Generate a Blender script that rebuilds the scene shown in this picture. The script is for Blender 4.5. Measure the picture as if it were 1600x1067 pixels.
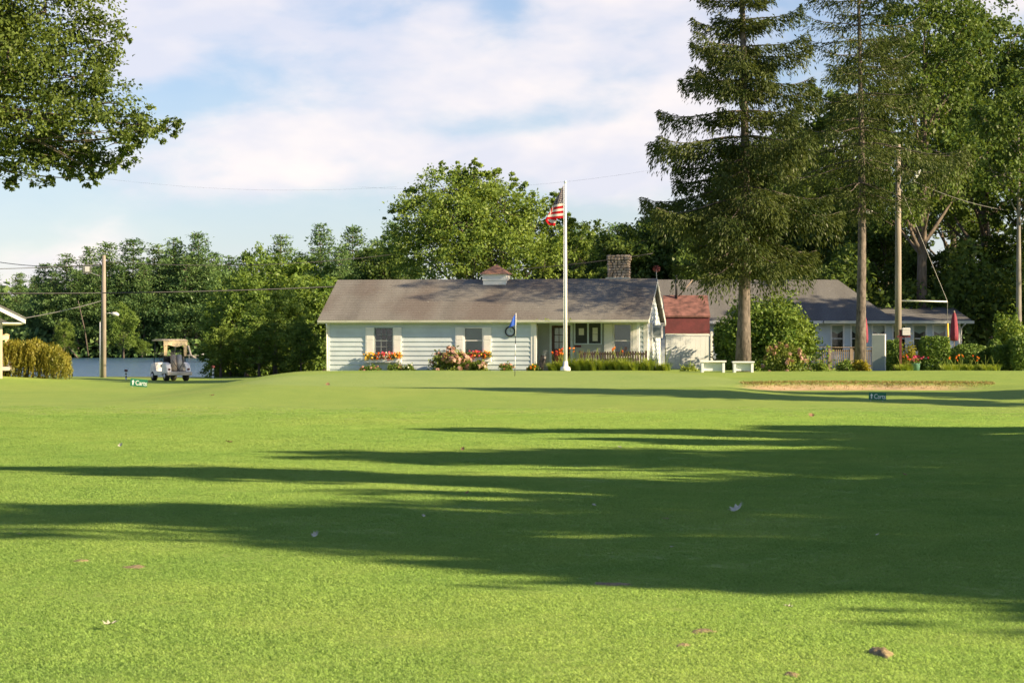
import bpy, bmesh, math, random
import numpy as np
from mathutils import Vector, Matrix, noise as mnoise

for o in list(bpy.data.objects):
    bpy.data.objects.remove(o)
random.seed(7)
SC = bpy.context.scene
COL = SC.collection
R = math.radians

# ------------------------------------------------------------------ camera
F = 3800.0            # focal length in photograph pixels (1600 wide)
CZ = 1.65             # eye height
HOR = 546.0           # row of the horizon
cam_d = bpy.data.cameras.new('camera')
cam = bpy.data.objects.new('camera', cam_d)
COL.objects.link(cam)
cam_d.sensor_width = 22.5
cam_d.lens = F / 1600 * 22.5
cam_d.clip_start = 0.2
cam_d.clip_end = 12000
cam.location = (0, 0, CZ)
cam.rotation_euler = (R(90) + math.atan((HOR - 533.5) / F), 0, 0)
cam_d.dof.use_dof = True
cam_d.dof.focus_distance = 38
cam_d.dof.aperture_fstop = 6.3
SC.camera = cam

# ------------------------------------------------------------------ light
SUN_EL = 26.0
SUN_AZ = 24.0         # degrees from +X towards the camera side (-Y)
sd = Vector((math.cos(R(SUN_EL)) * math.cos(R(SUN_AZ)), -math.cos(R(SUN_EL)) * math.sin(R(SUN_AZ)), math.sin(R(SUN_EL))))
sun_d = bpy.data.lights.new('sun', 'SUN')
sun_d.energy = 4.5
sun_d.angle = R(0.55)
sun_d.color = (1.0, 0.785, 0.50)
sun = bpy.data.objects.new('sun', sun_d)
COL.objects.link(sun)
sun.rotation_euler = sd.to_track_quat('Z', 'Y').to_euler()
sun.location = sd * 60

W = bpy.data.worlds.new('World')
SC.world = W
W.use_nodes = True
nt = W.node_tree
nt.nodes.clear()


def wn(t, **k):
    n = nt.nodes.new(t)
    for a, b in k.items():
        setattr(n, a, b)
    return n


def wmath(op, a, b=None, c=None, clamp=False):
    n = wn('ShaderNodeMath', operation=op, use_clamp=clamp)
    for i, v in enumerate((a, b, c)):
        if v is None:
            continue
        if isinstance(v, (int, float)):
            n.inputs[i].default_value = v
        else:
            nt.links.new(v, n.inputs[i])
    return n.outputs[0]


sky = wn('ShaderNodeTexSky', sky_type='NISHITA')
sky.sun_disc = False
sky.sun_elevation = R(SUN_EL)
sky.sun_rotation = math.atan2(sd.x, sd.y)
sky.air_density = 1.0
sky.dust_density = 0.3
sky.ozone_density = 3.0
tc = wn('ShaderNodeTexCoord')
sep = wn('ShaderNodeSeparateXYZ')
nt.links.new(tc.outputs['Generated'], sep.inputs[0])


def wnoise(scale3, detail, off, rough=0.55, dist=0.0):
    mp = wn('ShaderNodeMapping')
    mp.inputs['Scale'].default_value = scale3
    mp.inputs['Location'].default_value = off
    nt.links.new(tc.outputs['Generated'], mp.inputs['Vector'])
    nz = wn('ShaderNodeTexNoise')
    nz.inputs['Scale'].default_value = 1
    nz.inputs['Detail'].default_value = detail
    nz.inputs['Roughness'].default_value = rough
    nz.inputs['Distortion'].default_value = dist
    nt.links.new(mp.outputs[0], nz.inputs['Vector'])
    return nz.outputs['Fac']


n1 = wnoise((9, 9, 22), 5, (3.1, 1.7, 0.4), 0.5)
n2 = wnoise((26, 26, 60), 5, (0.3, 4.1, 2.2), 0.58, 0.3)
dens = wmath('ADD', wmath('MULTIPLY', n1, 0.8), wmath('MULTIPLY', n2, 0.28))
# individual cloud banks (photo px centre, px radii, weight)
for cx, cy, rx, ry, w in ((800, 75, 330, 105, .30), (990, 20, 140, 90, .12), (500, 225, 240, 50, .22), (960, 245, 150, 60, .26),
                          (1085, 130, 60, 90, .26), (235, 85, 70, 40, .22), (230, 10, 150, 60, .2), (430, 290, 250, 35, .12), (1560, 30, 120, 90, .2),
                          (780, 20, 55, 40, -.2), (340, 130, 140, 50, -.15), (760, 200, 150, 30, -.2), (330, 160, 130, 30, -.1), (950, 185, 90, 22, -.12), (420, 350, 500, 45, -.12)):
    ux = wmath('DIVIDE', wmath('SUBTRACT', sep.outputs[0], (cx - 800) / F), rx / F)
    uz = wmath('DIVIDE', wmath('SUBTRACT', sep.outputs[2], (HOR - cy) / F), ry / F)
    d2 = wmath('ADD', wmath('MULTIPLY', ux, ux), wmath('MULTIPLY', uz, uz))
    front = wmath('GREATER_THAN', sep.outputs[1], 0.0)
    bl = wmath('MULTIPLY', wmath('MULTIPLY', wmath('EXPONENT', wmath('MULTIPLY', d2, -1.0)), front), w)
    dens = wmath('ADD', dens, bl)
cf = wn('ShaderNodeMapRange', interpolation_type='SMOOTHSTEP')
cf.inputs['From Min'].default_value = 0.51
cf.inputs['From Max'].default_value = 0.75
nt.links.new(dens, cf.inputs[0])
tint = wn('ShaderNodeMixRGB', blend_type='MULTIPLY')
tint.inputs[0].default_value = 1
tint.inputs[2].default_value = (0.96, 0.965, 1.08, 1)
nt.links.new(sky.outputs[0], tint.inputs[1])
cmix = wn('ShaderNodeMixRGB')
veil = wmath('MULTIPLY', wmath('EXPONENT', wmath('MULTIPLY', wmath('ABSOLUTE', sep.outputs[2]), -7.0)), 0.30)
nt.links.new(wmath('MULTIPLY_ADD', cf.outputs[0], 0.68, veil), cmix.inputs[0])
nt.links.new(tint.outputs[0], cmix.inputs[1])
# cloud colour: sunlit cream to lilac-grey
ccol = wn('ShaderNodeMixRGB')
ccol.inputs[1].default_value = (6.2, 6.1, 6.8, 1)
ccol.inputs[2].default_value = (8.6, 7.6, 7.1, 1)
n3 = wnoise((14, 14, 30), 4, (7.3, 2.7, 5.2), 0.55)
cm = wn('ShaderNodeMapRange')
cm.inputs['From Min'].default_value = 0.38
cm.inputs['From Max'].default_value = 0.66
nt.links.new(n3, cm.inputs[0])
nt.links.new(cm.outputs[0], ccol.inputs[0])
nt.links.new(ccol.outputs[0], cmix.inputs[2])
bg = wn('ShaderNodeBackground')
bg.inputs['Strength'].default_value = 0.052
nt.links.new(cmix.outputs[0], bg.inputs['Color'])
wo = wn('ShaderNodeOutputWorld')
nt.links.new(bg.outputs[0], wo.inputs['Surface'])

vs = SC.view_settings
vs.view_transform = 'Standard'
vs.look = 'None'
vs.exposure = 1.42
vs.gamma = 1.0
vs.use_curve_mapping = False


# ------------------------------------------------------------------ helpers
def P(px, py, Y):
    return Vector(((px - 800) / F * Y, Y, CZ + (HOR - py) / F * Y))


def S(a, b, x):
    t = np.clip((x - a) / (b - a), 0, 1)
    return t * t * (3 - 2 * t)


class Nodes:
    def __init__(s, m):
        m.use_nodes = True
        s.t = m.node_tree
        s.t.nodes.clear()
        s.out = s.t.nodes.new('ShaderNodeOutputMaterial')

    def n(s, t, **k):
        x = s.t.nodes.new(t)
        for a, b in k.items():
            setattr(x, a, b)
        return x

    def l(s, a, b):
        s.t.links.new(a, b)

    def noise(s, scale, detail=4, rough=.55, coord='Object', scale3=(1, 1, 1)):
        if coord == 'World':
            src = s.n('ShaderNodeNewGeometry').outputs['Position']
        else:
            src = s.n('ShaderNodeTexCoord').outputs[coord]
        mp = s.n('ShaderNodeMapping')
        mp.inputs['Scale'].default_value = scale3
        s.l(src, mp.inputs[0])
        z = s.n('ShaderNodeTexNoise')
        z.inputs['Scale'].default_value = scale
        z.inputs['Detail'].default_value = detail
        z.inputs['Roughness'].default_value = rough
        s.l(mp.outputs[0], z.inputs['Vector'])
        return z.outputs['Fac']

    def ramp(s, fac, stops):
        r = s.n('ShaderNodeValToRGB')
        e = r.color_ramp.elements
        while len(e) < len(stops):
            e.new(.5)
        for i, (p, c) in enumerate(stops):
            e[i].position = p
            e[i].color = (*c, 1) if len(c) == 3 else c
        s.l(fac, r.inputs[0])
        return r.outputs[0]

    def mix(s, fac, a, b, blend='MIX'):
        m = s.n('ShaderNodeMixRGB', blend_type=blend)
        for i, v in ((0, fac), (1, a), (2, b)):
            if isinstance(v, (int, float)):
                m.inputs[i].default_value = v
            elif isinstance(v, tuple):
                m.inputs[i].default_value = (*v[:3], 1)
            else:
                s.l(v, m.inputs[i])
        return m.outputs[0]


def mat(name, c, rough=.6, var=.12, scale=4, bump=0.0, bscale=30, metal=0.0, spec=.5, stretch=(1, 1, 1)):
    m = bpy.data.materials.new(name)
    N = Nodes(m)
    b = N.n('ShaderNodeBsdfPrincipled')
    b.inputs['Roughness'].default_value = rough
    b.inputs['Metallic'].default_value = metal
    b.inputs['Specular IOR Level'].default_value = spec
    f = N.noise(scale, 5, .6, 'Object', stretch)
    lo = tuple(x * (1 - var * 1.6) for x in c)
    hi = tuple(min(1, x * (1 + var)) for x in c)
    N.l(N.ramp(f, [(.3, lo), (.65, hi)]), b.inputs['Base Color'])
    if bump:
        bp = N.n('ShaderNodeBump')
        bp.inputs['Strength'].default_value = bump
        bp.inputs['Distance'].default_value = .02
        N.l(N.noise(bscale, 4, .6, 'Object', stretch), bp.inputs['Height'])
        N.l(bp.outputs[0], b.inputs['Normal'])
    N.l(b.outputs[0], N.out.inputs[0])
    return m


def leafmat(name, a, b, trans=.35, nscale=.35, dry=None, gloss=.012, coord='World'):
    """a, b: two leaf colours; per-leaf random mix and slow clump variation"""
    m = bpy.data.materials.new(name)
    N = Nodes(m)
    g = N.n('ShaderNodeNewGeometry')
    nz = N.noise(nscale, 3, .5, coord)
    mx = N.n('ShaderNodeMath', operation='MULTIPLY_ADD')
    N.l(g.outputs['Random Per Island'], mx.inputs[0])
    mx.inputs[1].default_value = .55
    nn = N.n('ShaderNodeMapRange')
    nn.inputs['From Min'].default_value = .32
    nn.inputs['From Max'].default_value = .68
    nn.inputs['To Min'].default_value = 0
    nn.inputs['To Max'].default_value = .5
    N.l(nz, nn.inputs[0])
    N.l(nn.outputs[0], mx.inputs[2])
    stops = [(0.05, a), (.8, b)]
    if dry:
        stops.append((.985, b))
        stops.append((1.0, dry))
    col = N.ramp(mx.outputs[0], stops)
    d = N.n('ShaderNodeBsdfDiffuse')
    t = N.n('ShaderNodeBsdfTranslucent')
    N.l(col, d.inputs[0])
    tcol = N.mix(1.0, col, (1.25, 1.15, .55), 'MULTIPLY')
    N.l(tcol, t.inputs[0])
    ms = N.n('ShaderNodeMixShader')
    ms.inputs[0].default_value = trans
    N.l(d.outputs[0], ms.inputs[1])
    N.l(t.outputs[0], ms.inputs[2])
    gl = N.n('ShaderNodeBsdfGlossy')
    gl.inputs['Roughness'].default_value = .45
    gl.inputs['Color'].default_value = (1, 1, 1, 1)
    m2 = N.n('ShaderNodeMixShader')
    m2.inputs[0].default_value = gloss
    N.l(ms.outputs[0], m2.inputs[1])
    N.l(gl.outputs[0], m2.inputs[2])
    N.l(m2.outputs[0], N.out.inputs[0])
    return m


def glassmat(name, tint=(.9, .95, .95), refl=.03):
    m = bpy.data.materials.new(name)
    N = Nodes(m)
    t = N.n('ShaderNodeBsdfTransparent')
    t.inputs[0].default_value = (*tint, 1)
    g = N.n('ShaderNodeBsdfGlossy')
    g.inputs['Roughness'].default_value = .03
    f = N.n('ShaderNodeFresnel')
    f.inputs[0].default_value = 1.5
    ad = N.n('ShaderNodeMath', operation='ADD')
    ad.inputs[1].default_value = refl * .4
    N.l(f.outputs[0], ad.inputs[0])
    ms = N.n('ShaderNodeMixShader')
    N.l(ad.outputs[0], ms.inputs[0])
    N.l(t.outputs[0], ms.inputs[1])
    N.l(g.outputs[0], ms.inputs[2])
    N.l(ms.outputs[0], N.out.inputs[0])
    return m


def link(name, mesh, material, parent=None, smooth=False):
    o = bpy.data.objects.new(name, mesh)
    COL.objects.link(o)
    if material is not None:
        mesh.materials.append(material)
    if parent is not None:
        o.parent = parent
    if smooth:
        mesh.polygons.foreach_set('use_smooth', np.ones(len(mesh.polygons), bool))
    return o


def tag(o, label=None, cat=None, group=None, kind=None):
    if label:
        o['label'] = label
    if cat:
        o['category'] = cat
    if group:
        o['group'] = group
    if kind:
        o['kind'] = kind
    return o


def thing(name, label, cat, loc=(0, 0, 0), rz=0.0, group=None):
    o = bpy.data.objects.new(name, None)
    o.empty_display_size = .3
    COL.objects.link(o)
    o.location = loc
    o.rotation_euler = (0, 0, rz)
    return tag(o, label, cat, group)


def copy_tree(o, loc, rz, scale=1.0, label=None, group=None):
    c = o.copy()
    COL.objects.link(c)
    c.location = loc
    c.rotation_euler = (0, 0, rz)
    c.scale = (scale,) * 3 if isinstance(scale, (int, float)) else scale
    if label:
        c['label'] = label
    if group:
        c['group'] = group
    for ch in list(o.children):
        k = ch.copy()
        COL.objects.link(k)
        k.parent = c
        for g in list(ch.children):
            q = g.copy()
            COL.objects.link(q)
            q.parent = k
    return c


def np_mesh(name, V, Fq):
    """V (n,3), Fq (m,k) uniform polygons"""
    V = np.asarray(V, np.float32)
    Fq = np.asarray(Fq, np.int32)
    me = bpy.data.meshes.new(name)
    me.vertices.add(len(V))
    me.vertices.foreach_set('co', V.ravel())
    k = Fq.shape[1]
    me.loops.add(Fq.size)
    me.loops.foreach_set('vertex_index', Fq.ravel())
    me.polygons.add(len(Fq))
    me.polygons.foreach_set('loop_start', np.arange(0, Fq.size, k, dtype=np.int32))
    me.update(calc_edges=True)
    me.validate()
    return me


class MB:
    def __init__(s):
        s.v = []
        s.f = []

    def add(s, vs_, fs):
        b = len(s.v)
        s.v += [tuple(x) for x in vs_]
        s.f += [tuple(i + b for i in f) for f in fs]
        return s

    def box(s, x0, x1, y0, y1, z0, z1, M=None):
        vs_ = [(x, y, z) for z in (z0, z1) for y in (y0, y1) for x in (x0, x1)]
        if M:
            vs_ = [M(*v) for v in vs_]
        return s.add(vs_, [(0, 2, 3, 1), (4, 5, 7, 6), (0, 1, 5, 4), (2, 6, 7, 3), (0, 4, 6, 2), (1, 3, 7, 5)])

    def prism(s, poly, axis, a0, a1):
        """poly in the two other axes; axis 0/1/2 extruded a0..a1"""
        n = len(poly)

        def mk(p, a):
            q = list(p)
            q.insert(axis, a)
            return tuple(q)
        vs_ = [mk(p, a0) for p in poly] + [mk(p, a1) for p in poly]
        fs = [tuple(range(n))[::-1], tuple(range(n, 2 * n))]
        fs += [(i, (i + 1) % n, n + (i + 1) % n, n + i) for i in range(n)]
        return s.add(vs_, fs)

    def tube(s, path, rad, n=8, cap=True):
        path = [Vector(p) for p in path]
        if isinstance(rad, (int, float)):
            rad = [rad] * len(path)
        b = len(s.v)
        up = Vector((0, 0, 1))
        for i, p in enumerate(path):
            d = (path[min(i + 1, len(path) - 1)] - path[max(i - 1, 0)]).normalized()
            ref = up if abs(d.z) < .9 else Vector((1, 0, 0))
            u = d.cross(ref).normalized()
            w = d.cross(u)
            for k in range(n):
                a = 2 * math.pi * k / n
                q = p + (u * math.cos(a) + w * math.sin(a)) * rad[i]
                s.v.append(tuple(q))
        for i in range(len(path) - 1):
            for k in range(n):
                a = b + i * n + k
                c = b + i * n + (k + 1) % n
                s.f.append((a, c, c + n, a + n))
        if cap:
            s.f.append(tuple(b + k for k in range(n))[::-1])
            e = b + (len(path) - 1) * n
            s.f.append(tuple(e + k for k in range(n)))
        return s

    def lathe(s, prof, n=16, c=(0, 0, 0), axis=2):
        b = len(s.v)
        for r_, z in prof:
            for k in range(n):
                a = 2 * math.pi * k / n
                q = [r_ * math.cos(a), r_ * math.sin(a), z]
                if axis == 0:
                    q = [z, q[0], q[1]]
                if axis == 1:
                    q = [q[0], z, q[1]]
                s.v.append((c[0] + q[0], c[1] + q[1], c[2] + q[2]))
        for i in range(len(prof) - 1):
            for k in range(n):
                a = b + i * n + k
                d = b + i * n + (k + 1) % n
                s.f.append((a, d, d + n, a + n))
        s.f.append(tuple(b + k for k in range(n))[::-1])
        e = b + (len(prof) - 1) * n
        s.f.append(tuple(e + k for k in range(n)))
        return s

    def build(s, name, material, parent=None, smooth=False, bevel=0.0):
        me = bpy.data.meshes.new(name)
        me.from_pydata(s.v, [], s.f)
        if bevel:
            bm = bmesh.new()
            bm.from_mesh(me)
            bmesh.ops.recalc_face_normals(bm, faces=bm.faces)
            ed = [e for e in bm.edges if len(e.link_faces) == 2 and e.calc_face_angle(0) > .6]
            bmesh.ops.bevel(bm, geom=ed, offset=bevel, segments=2, affect='EDGES', profile=.6)
            bm.to_mesh(me)
            bm.free()
        else:
            bm = bmesh.new()
            bm.from_mesh(me)
            bmesh.ops.recalc_face_normals(bm, faces=bm.faces)
            bm.to_mesh(me)
            bm.free()
        me.update()
        return link(name, me, material, parent, smooth)


def unit(a):
    return a / np.maximum(np.linalg.norm(a, axis=-1, keepdims=True), 1e-9)


def leaf_mesh(name, C, D, Nn, L, Wd, bend=.15):
    """diamond leaves: centre base C, direction D, normal N, length L, width Wd"""
    n = len(C)
    D = unit(D)
    Sd = unit(np.cross(D, Nn))
    Nn = np.cross(Sd, D)
    L = np.broadcast_to(np.asarray(L, float).reshape(-1, 1), (n, 1))
    Wd = np.broadcast_to(np.asarray(Wd, float).reshape(-1, 1), (n, 1))
    a = C - D * L * .5
    t = C + D * L * .5 - Nn * L * bend
    l_ = C - Sd * Wd * .5 + Nn * L * bend * .5 - D * L * .05
    r_ = C + Sd * Wd * .5 + Nn * L * bend * .5 - D * L * .05
    V = np.stack([a, r_, t, l_], 1).reshape(-1, 3)
    Fq = np.arange(4 * n).reshape(n, 4)
    return np_mesh(name, V, Fq)


def rnd_dir(rng, n):
    return unit(rng.normal(size=(n, 3)))


# ------------------------------------------------------------------ materials
M = {}
M['bark'] = mat('bark', (.13, .105, .085), .9, .35, 6, .6, 14, stretch=(1, 1, .25))
M['bark_spruce'] = mat('bark_spruce', (.135, .112, .096), .9, .45, 8, .6, 14, stretch=(1, 1, .4))
M['bark_pale'] = mat('bark_pale', (.22, .205, .185), .85, .3, 5, .3, 12, stretch=(1, 1, .3))
M['wood_pole'] = mat('wood_pole', (.27, .235, .195), .85, .25, 5, .4, 20, stretch=(1, 1, .1))
M['oak_leaf'] = leafmat('oak_leaf', (0.050, 0.094, 0.020), (0.153, 0.211, 0.048), .35, .6)
M['maple_leaf'] = leafmat('maple_leaf', (0.087, 0.169, 0.036), (0.251, 0.345, 0.075), .4, .4)
M['wood_leaf'] = leafmat('wood_leaf', (0.045, 0.095, 0.022), (0.139, 0.203, 0.045), .36, .35)
M['yellow_leaf'] = leafmat('yellow_leaf', (0.084, 0.166, 0.032), (0.211, 0.309, 0.066), .38, .5)
M['spruce'] = leafmat('spruce', (.022, .046, .014), (.09, .115, .030), .25, .5)
M['pine'] = leafmat('pine', (0.052, 0.122, 0.048), (0.161, 0.259, 0.083), .25, .12)
M['far_leaf'] = leafmat('far_leaf', (0.056, 0.126, 0.048), (0.160, 0.252, 0.080), .25, .05)
M['shrub'] = leafmat('shrub', (0.064, 0.140, 0.028), (0.200, 0.279, 0.055), .3, 1.0)
M['hedge'] = leafmat('hedge', (.04, .095, .02), (.15, .23, .042), .2, 1.5)
M['golden'] = leafmat('golden', (0.115, 0.140, 0.020), (0.259, 0.240, 0.040), .3, 1.0)
M['lime'] = leafmat('lime', (.16, .17, .02), (.36, .33, .05), .35, 1.5)
M['hydra_leaf'] = leafmat('hydra_leaf', (0.060, 0.117, 0.024), (0.240, 0.286, 0.060), .3, 2)
M['lily_leaf'] = leafmat('lily_leaf', (.13, .21, .03), (.36, .44, .09), .35, 2)
M['pink'] = leafmat('pink', (.42, .18, .15), (.62, .4, .33), .3, 3)
M['mauve'] = leafmat('mauve', (.35, .2, .18), (.5, .34, .27), .3, 3)
M['orange'] = leafmat('orange', (.75, .12, .02), (.85, .3, .03), .3, 3)
M['red_fl'] = leafmat('red_fl', (.6, .03, .03), (.8, .12, .14), .3, 3)
M['hotpink'] = leafmat('hotpink', (.75, .06, .16), (.85, .2, .3), .3, 3)
M['yellow_fl'] = leafmat('yellow_fl', (.8, .45, .03), (.85, .6, .1), .3, 3)
M['white_fl'] = leafmat('white_fl', (.75, .72, .6), (.85, .83, .75), .3, 3)
M['dry'] = leafmat('dry', (.17, .15, .055), (.36, .30, .13), .3, 1.5)
M['white'] = mat('white_paint', (.78, .78, .75), .5, .05, 3)
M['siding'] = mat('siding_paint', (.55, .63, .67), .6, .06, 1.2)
M['siding2'] = mat('siding_paint_dark', (.36, .39, .37), .65, .06, 1.2)  # darker tone of the siding paint on porch walls, ceiling and soffits
M['gutter'] = mat('gutter_paint', (.6, .6, .52), .45, .12, 1.5)
M['dark'] = mat('interior_shade', (.02, .022, .022), .8, .2, 2)  # darkness of unlit interiors put into the colour
M['black'] = mat('black_plastic', (.018, .018, .02), .45, .2, 5)
M['rubber'] = mat('rubber', (.02, .02, .02), .8, .2, 10)
M['steel'] = mat('galvanised_steel', (.45, .47, .48), .4, .12, 6, metal=.8)
M['grey'] = mat('grey_panel', (.22, .26, .27), .6, .06, 2)
M['fence_blue'] = mat('white_vinyl_fence', (.66, .70, .70), .5, .05, 2)
M['door'] = mat('door_brown', (.06, .028, .02), .5, .2, 4)
M['door_red'] = mat('door_red', (.3, .03, .025), .5, .2, 4)
M['red'] = mat('red_paint_shaded', (.105, .018, .02), .7, .2, 3)  # darkened to carry the shadow on the lean-to front
M['redroof'] = mat('red_shingle', (.165, .075, .062), .85, .45, 3, .5, 20)
M['weathered'] = mat('weathered_wood', (.22, .17, .13), .85, .3, 6, .4, 24, stretch=(1, 1, .2))
M['brownwood'] = mat('brown_picket', (.075, .05, .042), .85, .3, 6, .4, 24, stretch=(1, 1, .2))
M['maroon'] = mat('maroon_canvas', (.22, .03, .055), .8, .2, 4)
M['beige'] = mat('beige_siding', (.55, .46, .34), .6, .06, 2)
M['cream'] = mat('cream_canvas', (.72, .58, .36), .8, .15, 3)
M['cream_hard'] = mat('cream_plastic', (.75, .68, .52), .4, .06, 3)
M['bodywhite'] = mat('white_cart_body', (.75, .75, .74), .25, .05, 3)
M['bumper'] = mat('bumper_grey', (.38, .37, .34), .6, .12, 4)
M['tan'] = mat('tan_bag', (.40, .33, .25), .7, .12, 6)
M['green_sign'] = mat('green_sign', (.014, .15, .08), .5, .1, 5)
M['signwhite'] = mat('sign_letters', (.8, .82, .8), .5, .03, 5)
M['paper'] = mat('paper', (.62, .62, .52), .8, .05, 5)
M['board'] = mat('notice_backing', (.035, .04, .035), .7, .15, 5)
M['blind'] = mat('window_blind', (.27, .32, .30), .7, .05, 2)
M['glass'] = glassmat('window_glass')
M['acgrey'] = mat('aircon_grey', (.55, .56, .55), .5, .08, 4)
M['copper'] = mat('cupola_shingle', (.33, .17, .11), .75, .2, 5, .4, 20)
M['stone'] = mat('field_stone', (.36, .29, .23), .85, .35, 3.5, .5, 20)
M['mortar'] = mat('mortar', (.16, .14, .12), .95, .2, 8)
M['soil'] = mat('soil', (.25, .195, .10), .95, .3, 14, .8, 50)
M['leaf_grey'] = mat('dry_leaf_pale', (.44, .43, .34), .8, .2, 12)
M['leaf_brown'] = mat('dry_leaf_brown', (.22, .13, .07), .8, .25, 12)
M['wire'] = mat('wire_black', (.03, .03, .032), .6, .1, 5)
M['wire_pale'] = mat('wire_aluminium', (.16, .16, .15), .5, .1, 5)
M['yellow'] = mat('yellow_guard', (.75, .48, .06), .5, .08, 5)
M['blueflag'] = mat('blue_flag', (.02, .09, .5), .7, .08, 5)
M['pot'] = mat('green_pot', (.12, .27, .2), .6, .1, 5)
M['lamp'] = mat('lamp_shell', (.72, .76, .78), .35, .05, 5)


def roofmat(name, c, streak):
    m = bpy.data.materials.new(name)
    N = Nodes(m)
    b = N.n('ShaderNodeBsdfPrincipled')
    b.inputs['Roughness'].default_value = .9
    b.inputs['Specular IOR Level'].default_value = .25
    s1 = N.noise(1.0, 5, .6, 'Object', (.9, .12, .12))
    s2 = N.noise(18, 3, .6, 'Object', (1, 1.5, 1.5))
    s3 = N.noise(.35, 3, .5, 'Object', (1, .7, .7))
    base = N.ramp(s1, [(.32, tuple(x * .62 for x in c)), (.5, c), (.72, tuple(x * 1.22 for x in c))])
    base = N.mix(N.ramp(s3, [(.45, (0, 0, 0)), (.62, (.8, .8, .8))]), base, streak)
    base = N.mix(.28, base, N.ramp(s2, [(.3, (.04, .04, .04)), (.7, (.34, .32, .30))]))
    sp = N.noise(7, 2, .5, 'Object')
    base = N.mix(N.ramp(sp, [(.735, (0, 0, 0)), (.76, (.6, .6, .6))]), base, (.42, .42, .38))
    N.l(base, b.inputs['Base Color'])
    br = N.n('ShaderNodeTexWave', wave_type='BANDS', bands_direction='Y')
    br.inputs['Scale'].default_value = 2.2
    br.inputs['Distortion'].default_value = .6
    tcx = N.n('ShaderNodeTexCoord')
    N.l(tcx.outputs['Object'], br.inputs['Vector'])
    bp = N.n('ShaderNodeBump')
    bp.inputs['Strength'].default_value = .35
    bp.inputs['Distance'].default_value = .03
    N.l(br.outputs['Fac'], bp.inputs['Height'])
    bp2 = N.n('ShaderNodeBump')
    bp2.inputs['Strength'].default_value = .5
    bp2.inputs['Distance'].default_value = .02
    N.l(s2, bp2.inputs['Height'])
    N.l(bp.outputs[0], bp2.inputs['Normal'])
    N.l(bp2.outputs[0], b.inputs['Normal'])
    N.l(b.outputs[0], N.out.inputs[0])
    return m


M['roof'] = roofmat('asphalt_shingle', (.172, .166, .150), (.115, .09, .076))
M['roof_grey'] = roofmat('grey_shingle', (.115, .118, .12), (.09, .09, .09))


# ------------------------------------------------------------------ ground
def ground_h(X, Y):
    X = np.asarray(X, float)
    Y = np.asarray(Y, float)
    und = .035 * np.sin(X * .31 + Y * .12) * np.sin(Y * .23 + 1.1) + .02 * np.sin(X * .9 + 2) * np.sin(Y * .5)
    h = und * S(8, 20, Y) * (1 - S(70, 80, Y) * .6) + .22 * S(80, 112, Y) * 1.0
    g = S(69, 80, Y) * .40 + S(80, 97, Y) * .24 - S(99, 107, Y) * .42
    b = S(6.6, 9.2, X) * (1 - S(14.5, 18.0, X))
    wob = .5 * np.sin(X * .9) + .25 * np.sin(X * 2.3 + 1)
    Yb = Y + wob * .5
    gb = .28 * S(68, 81, Y) - .05 * S(81, 82.5, Yb) + S(84.0, 85.2, Yb) * .24 + S(86, 97, Y) * .15 - S(99, 107, Y) * .40
    g = g * (1 - b) + gb * b * S(60, 76, Y)
    h = h + g * S(-13.5, -8.0, X)
    h = h + .18 * S(-2, 6, X) * S(104, 112, Y) + .1 * S(104, 113, Y)
    h = h + .52 * np.exp(-(((X + 26.0) / 5.6) ** 2 + ((Y - 103) / 7.0) ** 2))
    h = h - .12 * np.exp(-(((X + 16) / 3.5) ** 2 + ((Y - 112) / 9.0) ** 2))
    lake = 1 - S(2, 26, X - (Y - 130) * .02)
    s = lake * S(121, 139, Y)
    h = h * (1 - s) - 2.2 * s
    far = S(574, 590, Y + 6 * np.sin(X * .03) + X * .03)
    h = h * (1 - far) + far * (0.6 + S(600, 900, Y) * 14)
    return h


def gh(x, y):
    return float(ground_h(np.array([x]), np.array([y]))[0])


def spaced(segs):
    out = []
    for a, b, st in segs:
        n = max(1, int(round((b - a) / st)))
        out += list(np.linspace(a, b, n, endpoint=False))
    out.append(segs[-1][1])
    return np.array(out)


gx = spaced([(-1800, -1000, 200), (-1000, -200, 100), (-200, -40, 8), (-40, -20, .8), (-20, 22, .3), (22, 45, .8), (45, 200, 8), (200, 1000, 100), (1000, 1800, 200)])
gy = spaced([(-600, -60, 90), (-60, 4, 6), (4, 70, .6), (70, 100, .3), (100, 125, .5), (125, 160, 1), (160, 560, 16), (560, 600, 2), (600, 1000, 30), (1000, 1800, 200)])
GX, GY = np.meshgrid(gx, gy)
GZ = ground_h(GX, GY)
V = np.stack([GX, GY, GZ], -1).reshape(-1, 3)
nx, ny = len(gx), len(gy)
idx = np.arange(nx * ny).reshape(ny, nx)
Fq = np.stack([idx[:-1, :-1], idx[:-1, 1:], idx[1:, 1:], idx[1:, :-1]], -1).reshape(-1, 4)
gme = np_mesh('ground', V, Fq)
b_ = S(7.6, 8.6, GX) * (1 - S(14.2, 16.6, GX))
wobG = .5 * np.sin(GX * .9) + .25 * np.sin(GX * 2.3 + 1)
Yb_ = GY + wobG * .5
sand = (b_ * S(81.5, 82.6, Yb_) * (1 - S(84.55, 84.95, Yb_))).ravel()
ex = ((GX + 0.4) / 9.3)
ey = ((GY - 88.5) / 9.4)
er = np.sqrt(ex ** 2 + ey ** 2) + .05 * np.sin(np.arctan2(ey, ex) * 3 + 1)
putt = (1 - S(.93, 1.0, er)).ravel()
wild = np.maximum(S(116, 122, GY), S(24, 40, np.abs(GX)) * S(100, 112, GY)).ravel()
ca = gme.color_attributes.new('zone', 'FLOAT_COLOR', 'POINT')
ca.data.foreach_set('color', np.stack([sand, putt, wild, np.ones_like(sand)], -1).astype(np.float32).ravel())

GRASS_A = (.105, .165, .022)
GRASS_B = (.22, .26, .042)


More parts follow.
